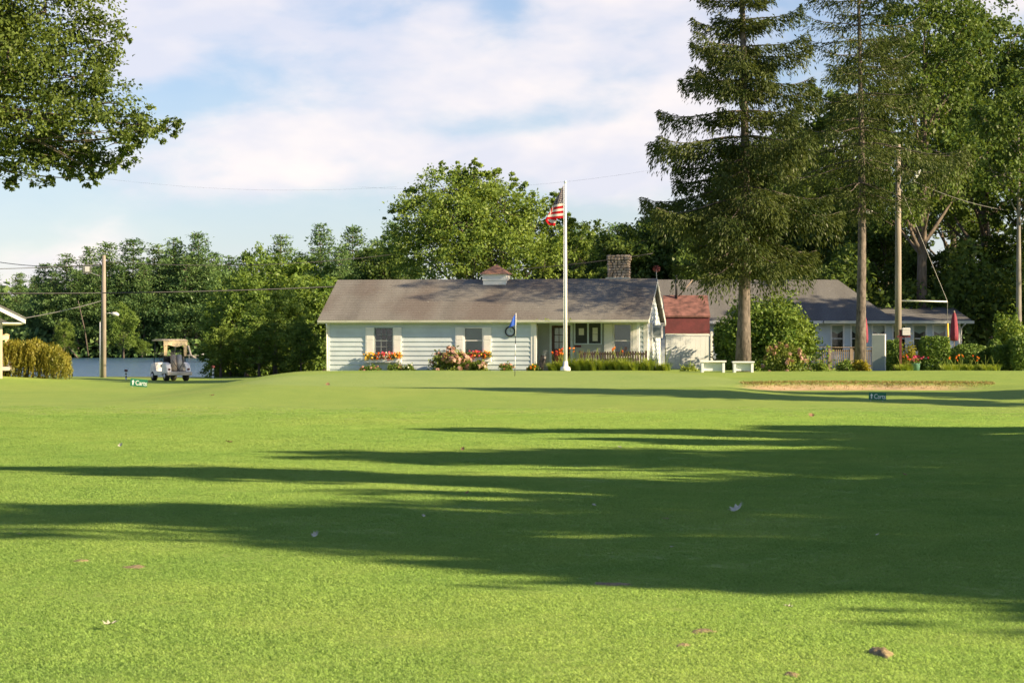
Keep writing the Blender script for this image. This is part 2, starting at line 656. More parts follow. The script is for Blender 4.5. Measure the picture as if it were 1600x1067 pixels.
def grass_color(N):
    """slow patches of lime, mid green and straw over the lawn, in world space"""
    n1_ = N.noise(.16, 4, .55, 'World', (1, .75, 0))
    n2_ = N.noise(1.1, 4, .6, 'World', (1, .6, 0))
    n3_ = N.noise(9, 3, .6, 'World', (1, 1, 0))
    c = N.ramp(n1_, [(.34, (.110, .205, .046)), (.5, (.165, .25, .060)), (.66, (.225, .285, .078))])
    c2 = N.ramp(n2_, [(.28, (.105, .19, .046)), (.5, (.165, .25, .060)), (.72, (.225, .29, .080))])
    c = N.mix(.5, c, c2)
    c3 = N.ramp(n3_, [(.32, (.13, .205, .048)), (.66, (.205, .29, .074))])
    return N.mix(.3, c, c3)


m = bpy.data.materials.new('turf')
N = Nodes(m)
at_ = N.n('ShaderNodeAttribute', attribute_name='zone')
sp_ = N.n('ShaderNodeSeparateColor')
N.l(at_.outputs['Color'], sp_.inputs[0])
lawn = grass_color(N)
fine = N.noise(55, 3, .7, 'World', (1, .5, 1))
lawn = N.mix(1, lawn, (1.36, 1.30, 1.0), 'MULTIPLY')
lawn = N.mix(.3, lawn, N.ramp(fine, [(.3, (.07, .13, .03)), (.7, (.26, .33, .085))]))
gr = N.ramp(N.noise(.5, 5, .6, 'World', (1, .5, 1)), [(.3, (.20, .295, .075)), (.7, (.255, .335, .092))])
gr = N.mix(.22, gr, N.ramp(N.noise(14, 4, .7, 'World', (1, .4, 1)), [(.3, (.12, .20, .045)), (.7, (.32, .38, .12))]))
lawn = N.mix(sp_.outputs[1], lawn, gr)
wildc = N.ramp(N.noise(.7, 4, .6, 'World'), [(.35, (.05, .07, .02)), (.65, (.13, .12, .045))])
lawn = N.mix(sp_.outputs[2], lawn, wildc)
sandc = N.ramp(N.noise(3, 5, .65, 'World'), [(.3, (.36, .245, .13)), (.7, (.52, .39, .24))])
sn = N.noise(2.2, 4, .7, 'World', (1, .4, 1))
sm = N.n('ShaderNodeMath', operation='MULTIPLY')
N.l(sp_.outputs[0], sm.inputs[0])
N.l(N.ramp(sn, [(.30, (.25, .25, .25)), (.42, (1, 1, 1))]), sm.inputs[1])
lawn = N.mix(sm.outputs[0], lawn, sandc)
b = N.n('ShaderNodeBsdfPrincipled')
b.inputs['Roughness'].default_value = .9
b.inputs['Specular IOR Level'].default_value = .15
N.l(lawn, b.inputs['Base Color'])
bp = N.n('ShaderNodeBump')
bp.inputs['Strength'].default_value = .5
bp.inputs['Distance'].default_value = .03
N.l(fine, bp.inputs['Height'])
N.l(bp.outputs[0], b.inputs['Normal'])
N.l(b.outputs[0], N.out.inputs[0])
M['turf'] = m
ground = link('ground', gme, M['turf'], None, True)
tag(ground, 'mown golf course lawn with raised putting green and bunker', 'lawn', kind='structure')

# water
m = bpy.data.materials.new('lake_water')
N = Nodes(m)
b = N.n('ShaderNodeBsdfPrincipled')
b.inputs['Base Color'].default_value = (.035, .085, .15, 1)
b.inputs['Roughness'].default_value = .12
b.inputs['IOR'].default_value = 1.33
bp = N.n('ShaderNodeBump')
bp.inputs['Strength'].default_value = 1.0
bp.inputs['Distance'].default_value = .45
N.l(N.noise(.9, 4, .6, 'World', (.6, 1.0, 1)), bp.inputs['Height'])
N.l(bp.outputs[0], b.inputs['Normal'])
N.l(b.outputs[0], N.out.inputs[0])
wm = MB()
wm.add([(-1500, 118, -.35), (60, 118, -.35), (60, 640, -.35), (-1500, 640, -.35)], [(0, 1, 2, 3)])
lake = wm.build('lake_water', m)
tag(lake, 'rippled blue lake behind the clubhouse lawn', 'lake', kind='structure')


# ------------------------------------------------------------------ trees
def twig_path(a, b, rng, sag=.0, n=5, wob=.06):
    a = np.array(a, float)
    b = np.array(b, float)
    L = np.linalg.norm(b - a)
    pts = []
    off = rng.normal(size=3) * wob * L
    for i in range(n):
        t = i / (n - 1)
        p = a + (b - a) * t + off * math.sin(math.pi * t)
        p[2] += sag * L * math.sin(math.pi * t)
        pts.append(p)
    return pts


def broadleaf(name, label, cat_group, base, trunk_r, top, blobs, n_leaf, leaf, seed, leaf_m='wood_leaf', bark_m='bark',
              clus=.20, fork=.3, rz=0.0, twigs=70, droop=.25, cdens=1.0):
    """blobs: (x,y,z,rx,ry,rz) local crown lobes; leaves gathered in clumps on twigs"""
    rng = np.random.default_rng(seed)
    root = thing(name, label, 'tree', base, rz, cat_group)
    tb = MB()
    lean = rng.normal(size=2) * .02 * top
    tp = [(lean[0] * t * t, lean[1] * t * t, top * t - .3 * (t == 0)) for t in np.linspace(0, 1, 7)]
    tr = [trunk_r * (1.25 if i == 0 else 1) * (1 - .8 * (i / 6)) for i in range(7)]
    tb.tube(tp, tr, 9)
    C, D, NN, LL = [], [], [], []
    area = np.array([(bl[3] * bl[4] * bl[5]) ** (2 / 3) for bl in blobs])
    share = area / area.sum()
    for bi, bl in enumerate(blobs):
        c = np.array(bl[:3])
        r_ = np.array(bl[3:6])
        Rm = r_.mean()
        h0 = np.clip(c[2] - Rm * 1.1 - np.hypot(c[0], c[1]) * .5, top * fork, top * .92)
        t0 = h0 / top
        start = np.array([lean[0] * t0 * t0, lean[1] * t0 * t0, h0])
        lp = twig_path(start, c, rng, -.03, 6, .05)
        lr0 = trunk_r * .5 * (1 - .55 * t0) * min(1, .3 + Rm / 3.0)
        tb.tube(lp, [lr0 * (1 - .88 * i / 5) for i in range(6)], 6, False)
        nl = int(n_leaf * share[bi])
        nc = max(8, int(nl / 42 * cdens))
        d = rnd_dir(rng, nc)
        rad = rng.uniform(.25, 1.0, nc) ** .45
        rad *= 1 + .16 * rng.normal(size=nc)
        cc = c + d * r_ * rad[:, None]
        cr = clus * Rm * rng.uniform(.6, 1.45, nc)
        nt_ = min(nc, int(twigs * share[bi]) + 2)
        for q in range(nt_):
            s0 = lp[3] if q % 2 else lp[5]
            tb.tube(twig_path(s0, cc[q], rng, .02, 4, .09), [lr0 * .26, lr0 * .2, lr0 * .13, lr0 * .05], 4, False)
        w = cr ** 2
        pick = rng.choice(nc, nl, p=w / w.sum())
        off = rng.normal(size=(nl, 3)) * cr[pick][:, None] * np.array([.62, .62, .42])
        pos = cc[pick] + off
        outw = unit(pos - c + 1e-6)
        dirv = unit(rng.normal(size=(nl, 3)) * .8 + outw * .7 + np.array([0, 0, -droop]))
        nrm = unit(rng.normal(size=(nl, 3)) * .75 + np.array([0, 0, .75]) + outw * .35)
        C.append(pos)
        D.append(dirv)
        NN.append(nrm)
        LL.append(leaf * rng.uniform(.65, 1.35, nl))
    C = np.concatenate(C)
    L = np.concatenate(LL)
    tb.build('trunk', M[bark_m], root, True)
    me = leaf_mesh('crown', C, np.concatenate(D), np.concatenate(NN), L, L * .62)
    link('crown', me, M[leaf_m], root)
    return root


def auto_blobs(rng, H, Rw, z0, n, flat=.85):
    """irregular crown of n lobes between z0 and H, half width Rw"""
    out = [(0, 0, z0 + (H - z0) * .55, Rw * .55, Rw * .55, (H - z0) * .36)]
    for i in range(n):
        t = (i + .5) / n
        z = z0 + (H - z0) * (.16 + .74 * t)
        prof = math.sin(math.pi * (.16 + .74 * t) ** .8) ** .7
        a = i * 2.4 + rng.uniform(-.4, .4)
        rr = Rw * prof * rng.uniform(.5, .78)
        s = Rw * rng.uniform(.24, .42)
        out.append((math.cos(a) * rr, math.sin(a) * rr, z, s * 1.1, s * 1.1, s * flat))
    out.append((0, 0, H - Rw * .28, Rw * .3, Rw * .3, Rw * .3))
    return out


def spruce(name, label, base, H, trunk_r, prof, seed, z_lo, n_whorl, dens, rz=0, group=None, needle=.17, thin=1.0, limbs=5.2):
    """prof(t, az) -> branch length at t (0 bottom of crown .. 1 top)"""
    rng = np.random.default_rng(seed)
    root = thing(name, label, 'tree', base, rz, group)
    tb = MB()
    tz = np.linspace(0, 1, 10)
    tb.tube([(.10 * math.sin(t * 5), .10 * math.sin(t * 4 + 1), H * t - .3 * (t == 0)) for t in tz],
            [trunk_r * (1.3 if i == 0 else 1) * (1 - .93 * t) + .012 for i, t in enumerate(tz)], 10)
    C, D, NN, LL = [], [], [], []
    for wi in range(n_whorl):
        t = (wi + rng.uniform(-.3, .3)) / n_whorl
        t = min(max(t, 0), .995)
        z = z_lo + (H - z_lo) * t
        nb = int(rng.integers(int(limbs) - 1, int(limbs) + 2))
        a0 = rng.uniform(0, 6.28)
        for k in range(nb):
            az = a0 + k * 6.283 / nb + rng.uniform(-.35, .35)
            L = prof(t, az) * rng.choice([rng.uniform(.35, .7), rng.uniform(.8, 1.2)], p=[.3, .7])
            if L < .15:
                continue
            dx, dy = math.cos(az), math.sin(az)
            ns = 9
            up0 = .10 + .35 * t
            pts = []
            for i in range(ns):
                s = i / (ns - 1)
                zz = z + L * (up0 * s - .62 * (1 - t * .6) * s ** 1.5 + .30 * s ** 4)
                pts.append(np.array([dx * L * s, dy * L * s, zz]))
            tb.tube(pts, [trunk_r * .16 * (1 - t * .6) * (1 - .85 * i / 8) + .006 for i in range(ns)], 4, False)
            pts = np.array(pts)
            nn = int(dens * L * (0.55 + .25 * L) * thin)
            if nn < 6:
                nn = 6
            s = rng.uniform(.03, 1, nn) ** .8
            i0 = np.minimum((s * (ns - 1)).astype(int), ns - 2)
            fr = (s * (ns - 1) - i0)[:, None]
            p = pts[i0] * (1 - fr) + pts[i0 + 1] * fr
            side = np.array([-dy, dx, 0])
            wdt = .50 * L * (1 - s) ** .6 * (s ** .35) + .12
            lat = rng.uniform(-1, 1, nn)
            p = p + side * (lat * wdt)[:, None]
            p = p + np.array([dx, dy, 0]) * (np.abs(lat) * wdt * .45)[:, None]
            hang = rng.uniform(0, 1, nn) ** 1.4 * (.20 + .24 * L) * (1 - .55 * t)
            # hanging branchlets gather in curtains
            curt = .5 + .5 * np.sin(s * L * 9 + lat * 4 + k)
            hang = hang * (.35 + .9 * curt)
            p[:, 2] -= hang + np.abs(lat) * wdt * .16
            p += rng.normal(size=(nn, 3)) * .035
            dr = np.stack([np.full(nn, dx), np.full(nn, dy), np.zeros(nn)], -1) * .8 + side * (lat * .8)[:, None]
            dr = dr + rng.normal(size=(nn, 3)) * .35
            dr[:, 2] -= .25 + hang * 2.2
            C.append(p)
            D.append(dr)
            nr = rng.normal(size=(nn, 3)) * .7
            nr[:, 2] += .6
            NN.append(nr)
            LL.append(needle * rng.uniform(.7, 1.5, nn))
    C = np.concatenate(C)
    L = np.concatenate(LL)
    tb.build('trunk', M['bark_spruce'], root, True)
    me = leaf_mesh('crown', C, np.concatenate(D), np.concatenate(NN), L, L * .3, .08)
    link('crown', me, M['spruce'], root)
    return root


def pine(name, label, base, H, R0, seed, n_leaf, leaf, group=None, z_lo=.22, mat_l='pine'):
    rng = np.random.default_rng(seed)
    root = thing(name, label, 'tree', base, 0, group)
    tb = MB()
    tz = np.linspace(0, 1, 7)
    tb.tube([(.3 * math.sin(t * 3 + seed), .2 * math.sin(t * 4), H * .97 * t - .5 * (t == 0)) for t in tz],
            [.36 * (1 - .9 * t) + .02 for t in tz], 7)
    cl, cr = [], []
    nw = 20
    for w in range(nw):
        t = min(max((w + rng.uniform(-.3, .3)) / (nw - 1), 0), 1)
        z = H * (z_lo + (1 - z_lo) * min(max(t, 0), 1) * .97)
        prof = (1 - t) ** .6 * (.72 + .28 * math.sin(math.pi * min(1, t * 2))) + .10
        nb = int(rng.integers(4, 7))
        a0 = rng.uniform(0, 6.28)
        for k in range(nb):
            az = a0 + k * 6.283 / nb + rng.uniform(-.4, .4)
            L = R0 * prof * rng.uniform(.55, 1.2)
            tip = np.array([math.cos(az) * L, math.sin(az) * L, z + L * rng.uniform(.02, .28)])
            st = np.array([0, 0, z])
            tb.tube(twig_path(st, tip, rng, -.05, 4, .04), [.09, .07, .05, .02], 4, False)
            m_ = max(2, int(L / .8))
            for j in range(m_):
                s = .35 + .65 * (j + rng.uniform(0, .8)) / m_
                cl.append(st + (tip - st) * min(s, 1) + rng.normal(size=3) * [.5, .5, .12])
                cr.append(rng.uniform(.65, 1.1) * (.6 + .14 * L))
    cl = np.array(cl)
    cr = np.array(cr)
    pick = rng.choice(len(cl), n_leaf, p=cr ** 2 / (cr ** 2).sum())
    off = rng.normal(size=(n_leaf, 3)) * cr[pick][:, None] * np.array([.8, .8, .38])
    pos = cl[pick] + off
    rad = unit(pos * np.array([1, 1, 0]) + 1e-6)
    dr = rad * .6 + rng.normal(size=(n_leaf, 3)) * .5 + np.array([0, 0, .35])
    nr = rng.normal(size=(n_leaf, 3)) * .6 + np.array([0, 0, .8])
    L = leaf * rng.uniform(.6, 1.4, n_leaf)
    tb.build('trunk', M['bark'], root, True)
    link('crown', leaf_mesh('crown', pos, dr, nr, L, L * .4, .05), M[mat_l], root)
    return root


# the oak whose limb reaches in from the left, about 52 m away
OY = 52.0
k_ = OY / F


def ob(px, py, rx, rz, dy=0.0, ry=None):
    p = P(px, py, OY)
    return (p.x - OX, dy, p.z, rx * k_, (ry or rx) * k_ * .9, rz * k_)


OX = (-260 - 800) * k_
oak_blobs = [ob(70, 20, 90, 75), ob(150, 60, 45, 60, .6), ob(20, 90, 80, 70, -.6), ob(110, 120, 75, 55, .4), ob(150, 165, 60, 40),
             ob(210, 195, 42, 26, .3), ob(258, 205, 24, 18), ob(60, 190, 80, 45, -.4), ob(190, 228, 40, 22, -.4), ob(130, 245, 45, 24, .5),
             ob(50, 250, 40, 20, .2), ob(150, 270, 22, 14), ob(20, 285, 14, 16), ob(60, 290, 12, 9), ob(-60, 120, 120, 120), ob(-160, 20, 160, 130), ob(-60, -60, 160, 110),
             ob(-250, 120, 140, 110), ob(-330, -30, 150, 130), ob(-190, -150, 160, 120, 0), ob(-120, 60, 150, 110, 2.5), ob(-170, 80, 140, 120, -2.6), ob(280, 195, 9, 10), ob(30, 240, 55, 34), ob(105, 262, 42, 22, .4), ob(140, 284, 22, 11), ob(26, 288, 14, 13), ob(75, 285, 16, 11), ob(180, 255, 30, 18), ob(225, 215, 34, 22, -.3), ob(90, 215, 60, 40, .6), ob(195, 60, 12, 14), ob(100, -70, 90, 60)]
OZ = gh(OX, OY)
broadleaf('oak_tree', 'broad oak with a leafy limb reaching over the lawn', None, (OX, OY, OZ), .42, 11.5, oak_blobs, 125000, .088, 11,
          'oak_leaf', clus=.23, fork=.62, twigs=260, cdens=1.25)


# big Norway spruce in front of the clubhouse
def sp1(t, az):
    base_ = 3.8 * (1 - t) ** .80 + .15
    if t < .16:
        base_ *= .62 + 2.3 * t
    base_ *= 1 + .22 * math.sin(az * 3 + t * 17) + .14 * math.sin(t * 43)
    return base_


SX, SY = P(1161, 566, 98.5).x, 98.5
spruce('spruce_tree', 'tall Norway spruce with thick trunk and drooping lower boughs beside the white benches',
       (SX, SY, gh(SX, SY)), 21.5, .27, sp1, 21, 4.5, 33, 300, needle=.15)


def sp2(t, az):
    return (2.7 * (1 - t) ** .6 + .2) * (1 + .25 * math.sin(az * 2 + t * 13) + .18 * math.sin(t * 37)) * (.55 + .9 * min(1, t * 5))


S2X, S2Y = P(1344, 560, 110.7).x, 110.7
spruce('spruce_tree', 'tall thin spruce with a long bare trunk in front of the clubhouse windows',
       (S2X, S2Y, gh(S2X, S2Y)), 21.5, .235, sp2, 33, 7.4, 24, 190, needle=.15, thin=.62)

# maple behind the house
rng0 = np.random.default_rng(5)
mY = 136.0
mk = mY / F
MX = (760 - 800) * mk


def mb(px, py, rx, rz, dy=0):
    p = P(px, py, mY)
    return (p.x - MX, dy, p.z - .5, rx * mk, rx * mk, rz * mk)


broadleaf('maple_tree', 'large light green maple rising behind the cupola roof', None, (MX, mY, .5), .4, 8.0,
          [mb(700, 300, 60, 38), mb(745, 290, 45, 32, 1), mb(660, 345, 52, 42, -1), mb(715, 350, 70, 50, -1.5), mb(780, 330, 60, 45, -1), mb(640, 395, 48, 34, -1),
           mb(700, 405, 70, 40, -1.8), mb(780, 395, 75, 42, -1.8), mb(830, 355, 40, 40, 0), mb(850, 400, 48, 36, -1), mb(862, 335, 22, 38), mb(760, 360, 90, 70, 2),
           mb(640, 312, 25, 16, 0), mb(715, 268, 22, 14), mb(752, 268, 20, 14), mb(820, 318, 18, 30, .5), mb(875, 365, 22, 30), mb(690, 262, 13, 12), mb(735, 256, 11, 12), mb(770, 270, 13, 12), mb(620, 330, 20, 14), mb(870, 312, 10, 22), mb(887, 340, 13, 20), mb(908, 372, 26, 26), mb(915, 410, 30, 26), mb(612, 372, 18, 16), mb(795, 290, 16, 18)],
          54000, .165, 13, 'maple_leaf', clus=.165, droop=-.2, twigs=120, cdens=1.2)

# second trees around it
pr = [broadleaf('broadleaf_tree', 'x', 'broadleaf trees of the wood', (0, 0, -50), .32, 11, auto_blobs(np.random.default_rng(100 + i), 15, 5.0, 2.5, 13), 15000, .30, 60 + i,
                'wood_leaf', clus=.24, twigs=50) for i in range(3)]
prd = [broadleaf('broadleaf_tree', 'x', 'big oaks behind the clubhouse', (0, 0, -50), .45, 19, auto_blobs(np.random.default_rng(200 + i), 24, 6.5, 6.0, 18, .7), 26000, .27, 70 + i,
                 'wood_leaf', clus=.21, twigs=90, fork=.35) for i in range(2)]
pp = [pine('pine_tree', 'x', (0, 0, -50), 27, 7.4, 300 + i, 15000, .66, 'white pines on the far shore', .18 + .06 * i) for i in range(4)]
used = set()


def put(proto, px, py_top, Y, Hp, label, group, rz=None, zb=None, sx=1.0):
    x = (px - 800) / F * Y
    zb_ = gh(x, Y) if zb is None else zb
    top = CZ + (HOR - py_top) / F * Y
    s = (top - zb_) / Hp
    rz = random.uniform(0, 6.28) if rz is None else rz
    if proto.name not in used:
        used.add(proto.name)
        proto.location = (x, Y, zb_)
        proto.rotation_euler = (0, 0, rz)
        proto.scale = (s * sx, s * sx, s)
        proto['label'] = label
        proto['group'] = group
        return proto
    return copy_tree(proto, (x, Y, zb_), rz, (s * sx, s * sx, s), label, group)


# big oaks at the right, behind the clubhouse
for px, pt, Y, i, sx, lb in ((1440, -60, 132, 0, .85, 'tall oak whose dark trunk stands just behind the utility pole'), (1540, -15, 140, 1, .95, 'tall oak behind the far end of the clubhouse wing'),
                             (1640, 20, 136, 0, .95, 'big oak spreading behind the slim tree with the pale trunk'), (1490, 60, 150, 1, .8, 'oak set deeper in the wood between the two tall oaks')):
    put(prd[i], px, pt, Y, 24, lb, 'big oaks behind the clubhouse', sx=sx)
broadleaf('broadleaf_tree', 'slim tree with pale forked bare trunk at the edge of the oaks', None,
          (P(1592, 500, 118).x, 118, .6), .17, 12.5, [(-.8, 0, 9.5, 1.5, 1.5, 1.2), (.5, .3, 11.5, 1.7, 1.6, 1.3), (1.0, -.4, 8.6, 1.2, 1.2, .8), (-1.3, .3, 12.2, 1.1, 1.1, .9), (.4, 0, 13.6, 1.2, 1.2, .9)], 6000, .2, 91,
          'wood_leaf', 'bark_pale', clus=.3, fork=.4)
# understorey wood behind the clubhouse
for px, pt, Y, i in ((1035, 330, 150, 0), (1085, 290, 148, 1), (1150, 320, 150, 2), (1215, 280, 150, 0), (1275, 250, 152, 1), (1330, 300, 146, 2),
                     (1385, 330, 143, 0), (1440, 380, 140, 1), (1500, 370, 139, 2), (1560, 360, 138, 0), (1620, 350, 136, 1), (1300, 130, 165, 2), (1240, 200, 168, 1), (1180, 215, 172, 0)):
    put(pr[i], px, pt, Y, 15, 'leafy tree in the wood behind the clubhouse roofs', 'broadleaf trees of the wood', sx=1.05)
for px, pt, Y, i in ((905, 345, 165, 1), (985, 350, 170, 2), (880, 375, 150, 0), (940, 395, 150, 2), (1000, 350, 146, 1), (1045, 325, 149, 0), (960, 362, 148, 2), (600, 380, 160, 0)):
    put(pr[i], px, pt, Y, 15, 'broadleaf tree beside the maple behind the house ridge', 'trees behind the house ridge', sx=1.0)
# lakeside broadleaf shrubs left of the house
pl = [broadleaf('broadleaf_tree', 'x', 'light green trees at the lake side', (0, 0, -50), .16, 4.6, auto_blobs(np.random.default_rng(400 + i), 7, 3.0, .2, 14, .8), 14000, .19, 80 + i,
                ('shrub', 'yellow_leaf')[i], clus=.25, twigs=40) for i in range(2)]
for px, pt, Y, i, sx in ((345, 508, 121, 0, 1.2), (385, 440, 128, 1, 1.15), (430, 455, 123, 1, 1.15), (470, 408, 134, 1, 1.15), (505, 440, 130, 1, 1.1), (405, 500, 120, 0, 1.3),
                         (470, 500, 119, 0, 1.0), (385, 393, 138, 1, .5), (428, 412, 138, 1, 1.0), (360, 470, 130, 0, .9), (520, 425, 137, 0, 1.0)):
    put(pl[i], px, pt, Y, 7, 'light green tree at the lake side of the house', 'light green trees at the lake side', sx=sx)
put(pl[1], 193, 475, 570, 7, 'pale green small tree at the foot of the far pines', 'small trees on the far shore', sx=.8, zb=0)
put(pl[0], 100, 500, 572, 7, 'pale green small tree at the foot of the far pines', 'small trees on the far shore', sx=.9, zb=0)
put(pl[1], 222, 530, 571, 7, 'pale green small tree at the foot of the far pines', 'small trees on the far shore', sx=1.2, zb=0)
# far shore pines
FL = [(70, 410, 600), (105, 395, 596), (140, 385, 590), (170, 378, 598), (208, 371, 590), (245, 380, 600), (272, 371, 592), (308, 362, 590), (335, 392, 600), (360, 398, 610), (385, 395, 620),
      (85, 425, 588), (120, 420, 586), (155, 420, 586), (190, 415, 587), (225, 410, 586), (260, 405, 588), (290, 400, 586), (325, 410, 587), (350, 425, 590),
      (30, 425, 640), (-10, 420, 640), (55, 430, 620)]
for j, (px, pt, Y) in enumerate(FL):
    put(pp[j % 4], px, pt, Y, 27, 'dark white pine lining the far shore of the lake', 'white pines on the far shore', zb=.4, sx=random.uniform(.95, 1.25))
for j, (px, pt, Y) in enumerate([(440, 365, 400), (500, 349, 380), (552, 352, 385), (590, 372, 390), (470, 392, 380), (530, 385, 375), (618, 345, 400), (963, 347, 330), (1008, 345, 330), (925, 375, 320), (890, 345, 340)]):
    put(pp[(j + 1) % 4], px, pt, Y, 27, 'white pine seen over the roof of the house', 'white pines behind the house', zb=.4, sx=1.0)
for q in pr + prd + pp + pl:
    pass

# dense far wood behind the shore, one mass
rng = np.random.default_rng(77)
n = 26000
xs = rng.uniform(-330, 260, n)
ys = rng.uniform(640, 760, n)
hh = 17 + 4 * np.sin(xs * .05) + 3 * np.sin(xs * .13 + 1) + rng.normal(size=n) * 1.2
zz = hh * rng.uniform(0.0, 1, n) ** .6 + 2
mesh_ = leaf_mesh('far_wood', np.stack([xs, ys, zz], -1), rnd_dir(rng, n), rng.normal(size=(n, 3)) * .6 + np.array([0, -.3, .7]), 3.2 * rng.uniform(.5, 1.4, n), 2.0, .1)
fw = link('far_wood', mesh_, M['far_leaf'])
tag(fw, 'hazy wooded hillside beyond the far shore', 'wood', kind='stuff')
n = 16000
xs = rng.uniform(-140, 10, n)
ys = rng.uniform(584, 600, n)
zz = rng.uniform(0, 1, n) ** 1.4 * (5 + 2 * np.sin(xs * .2))
mesh_ = leaf_mesh('shore_undergrowth', np.stack([xs, ys, zz], -1), rnd_dir(rng, n), rng.normal(size=(n, 3)) * .6 + np.array([0, -.3, .7]), 1.5 * rng.uniform(.5, 1.4, n), .9, .1)
tag(link('shore_undergrowth', mesh_, M['pine']), 'dark undergrowth along the far shore below the pines', 'undergrowth', kind='stuff')
# undergrowth behind the right-hand hedges
n = 30000
xs = rng.uniform(9, 36, n)
ys = rng.uniform(131, 137, n)
zz = .4 + rng.uniform(0, 1, n) ** 1.1 * (5.5 + 1.2 * np.sin(xs * .8) + .8 * np.sin(xs * 2.1))
mesh_ = leaf_mesh('wood_undergrowth', np.stack([xs, ys, zz], -1), rnd_dir(rng, n), rng.normal(size=(n, 3)) * .6 + np.array([0, -.3, .7]), .34 * rng.uniform(.5, 1.4, n), .2, .1)
tag(link('wood_undergrowth', mesh_, M['wood_leaf']), 'dense undergrowth between the oaks behind the clubhouse', 'undergrowth', kind='stuff')


# trees right of the frame that shade the fairway
def shade_tree(tipx, tipy, H, seed, blobs_r, lab):
    cot = 1 / math.tan(R(SUN_EL))
    x = tipx + H * cot * math.cos(R(SUN_AZ))
    y = tipy - H * cot * math.sin(R(SUN_AZ))
    r2 = np.random.default_rng(seed)
    return broadleaf('oak_tree', lab, 'oaks shading the fairway from the side', (x, y, 0), .4, H * .78, auto_blobs(r2, H, blobs_r, H * .2, 14), 12000, .40, seed, 'oak_leaf', clus=.26, twigs=40)


for xx_, yy_, H_, sd_ in ((38, 117, 17, 521), (43, 124, 18, 522)):
    broadleaf('oak_tree', 'oak beyond the hedges shading the low clubhouse wing', 'oaks shading the clubhouse wing', (xx_, yy_, .5), .4, H_ * .78, auto_blobs(np.random.default_rng(sd_), H_, 4.6, H_ * .22, 14), 15000, .34, sd_, 'oak_leaf', clus=.26, twigs=40)
SH = 'oak on the right hand side throwing its shadow over the fairway'
for a4 in ((-5.5, 25.0, 15, 501, 4.2), (-1.5, 20.8, 15, 502, 4.6), (5.0, 25.0, 14, 506, 5.4), (3.0, 19.0, 13, 512, 4.4),
           (-8.0, 34.0, 15, 503, 2.0), (-3.5, 38.5, 16, 504, 4.2), (3.5, 40.0, 15, 505, 4.6), (9.0, 38.0, 14, 509, 5.4), (2.5, 31.0, 15, 513, 3.6), (9.0, 30.0, 13, 514, 5.0),
           (-2.0, 50.5, 15, 507, 2.6), (5.0, 51.5, 15, 508, 3.4), (10.5, 47.0, 14, 515, 4.2), (-.3, 29.3, 14, 519, 2.6), (4.5, 28.3, 13, 520, 3.2), (-.8, 27.4, 14, 531, 2.4), (3.0, 26.8, 13, 532, 3.2), (8.0, 25.2, 13, 533, 3.4), (1.0, 44.5, 14, 534, 2.2), (5.5, 44.5, 14, 535, 2.8), (12.5, 44.0, 13, 517, 3.6), (12, 28, 13, 518, 4.2),
           (-4.5, 80.5, 17, 510, 2.0), (7.0, 80.0, 17, 511, 2.6), (14.5, 79.0, 16, 516, 3.0)):
    shade_tree(*a4, SH)



# ------------------------------------------------------------------ clubhouse with the cupola
HT = R(9.0)
hc, hs = math.cos(HT), math.sin(HT)
HX0, HY0, HZ0 = (1006 - 800) / F * 112.0, 112.0, .42
house = thing('shingled_house', 'long pale grey clapboard house with cupola and stone chimney', 'house', (HX0, HY0, HZ0), -HT)


def hx(px, yl):
    k = (px - 800) / F
    return (k * (HY0 + yl * hc) - HX0 - yl * hs) / (hc + k * hs)


def hz(py, x, yl):
    Y = HY0 - x * hs + yl * hc
    return CZ + (HOR - py) / F * Y - HZ0


DD = 3.8                       # half depth
RC = 1.4                       # porch recess
XL = hx(512, 0)
XP = hx(833, 0)                # left end of porch opening
ZE = 2.98 - HZ0                # roof edge height
ZR = 4.95 - HZ0                # ridge
OV = .30
SL = (ZR - ZE) / (DD + OV)
ZW = ZE + OV * SL - .12       # wall top


def split_rects(u0, u1, z0, z1, ops):
    us = sorted({u0, u1, *[min(max(o[0], u0), u1) for o in ops], *[min(max(o[1], u0), u1) for o in ops]})
    zs = sorted({z0, z1, *[min(max(o[2], z0), z1) for o in ops], *[min(max(o[3], z0), z1) for o in ops]})
    out = []
    for a, b in zip(us, us[1:]):
        for c, d in zip(zs, zs[1:]):
            mu, mz = (a + b) / 2, (c + d) / 2
            if not any(o[0] < mu < o[1] and o[2] < mz < o[3] for o in ops):
                out.append((a, b, c, d))
    return out


def wall_panel(parent, mapf, u0, u1, z0, z1, ops, material, thick=.14):
    w = MB()
    for a, b, c, d in split_rects(u0, u1, z0, z1, ops):
        w.box(a, b, 0, thick, c, d, mapf)
    return w.build('wall', material, parent)


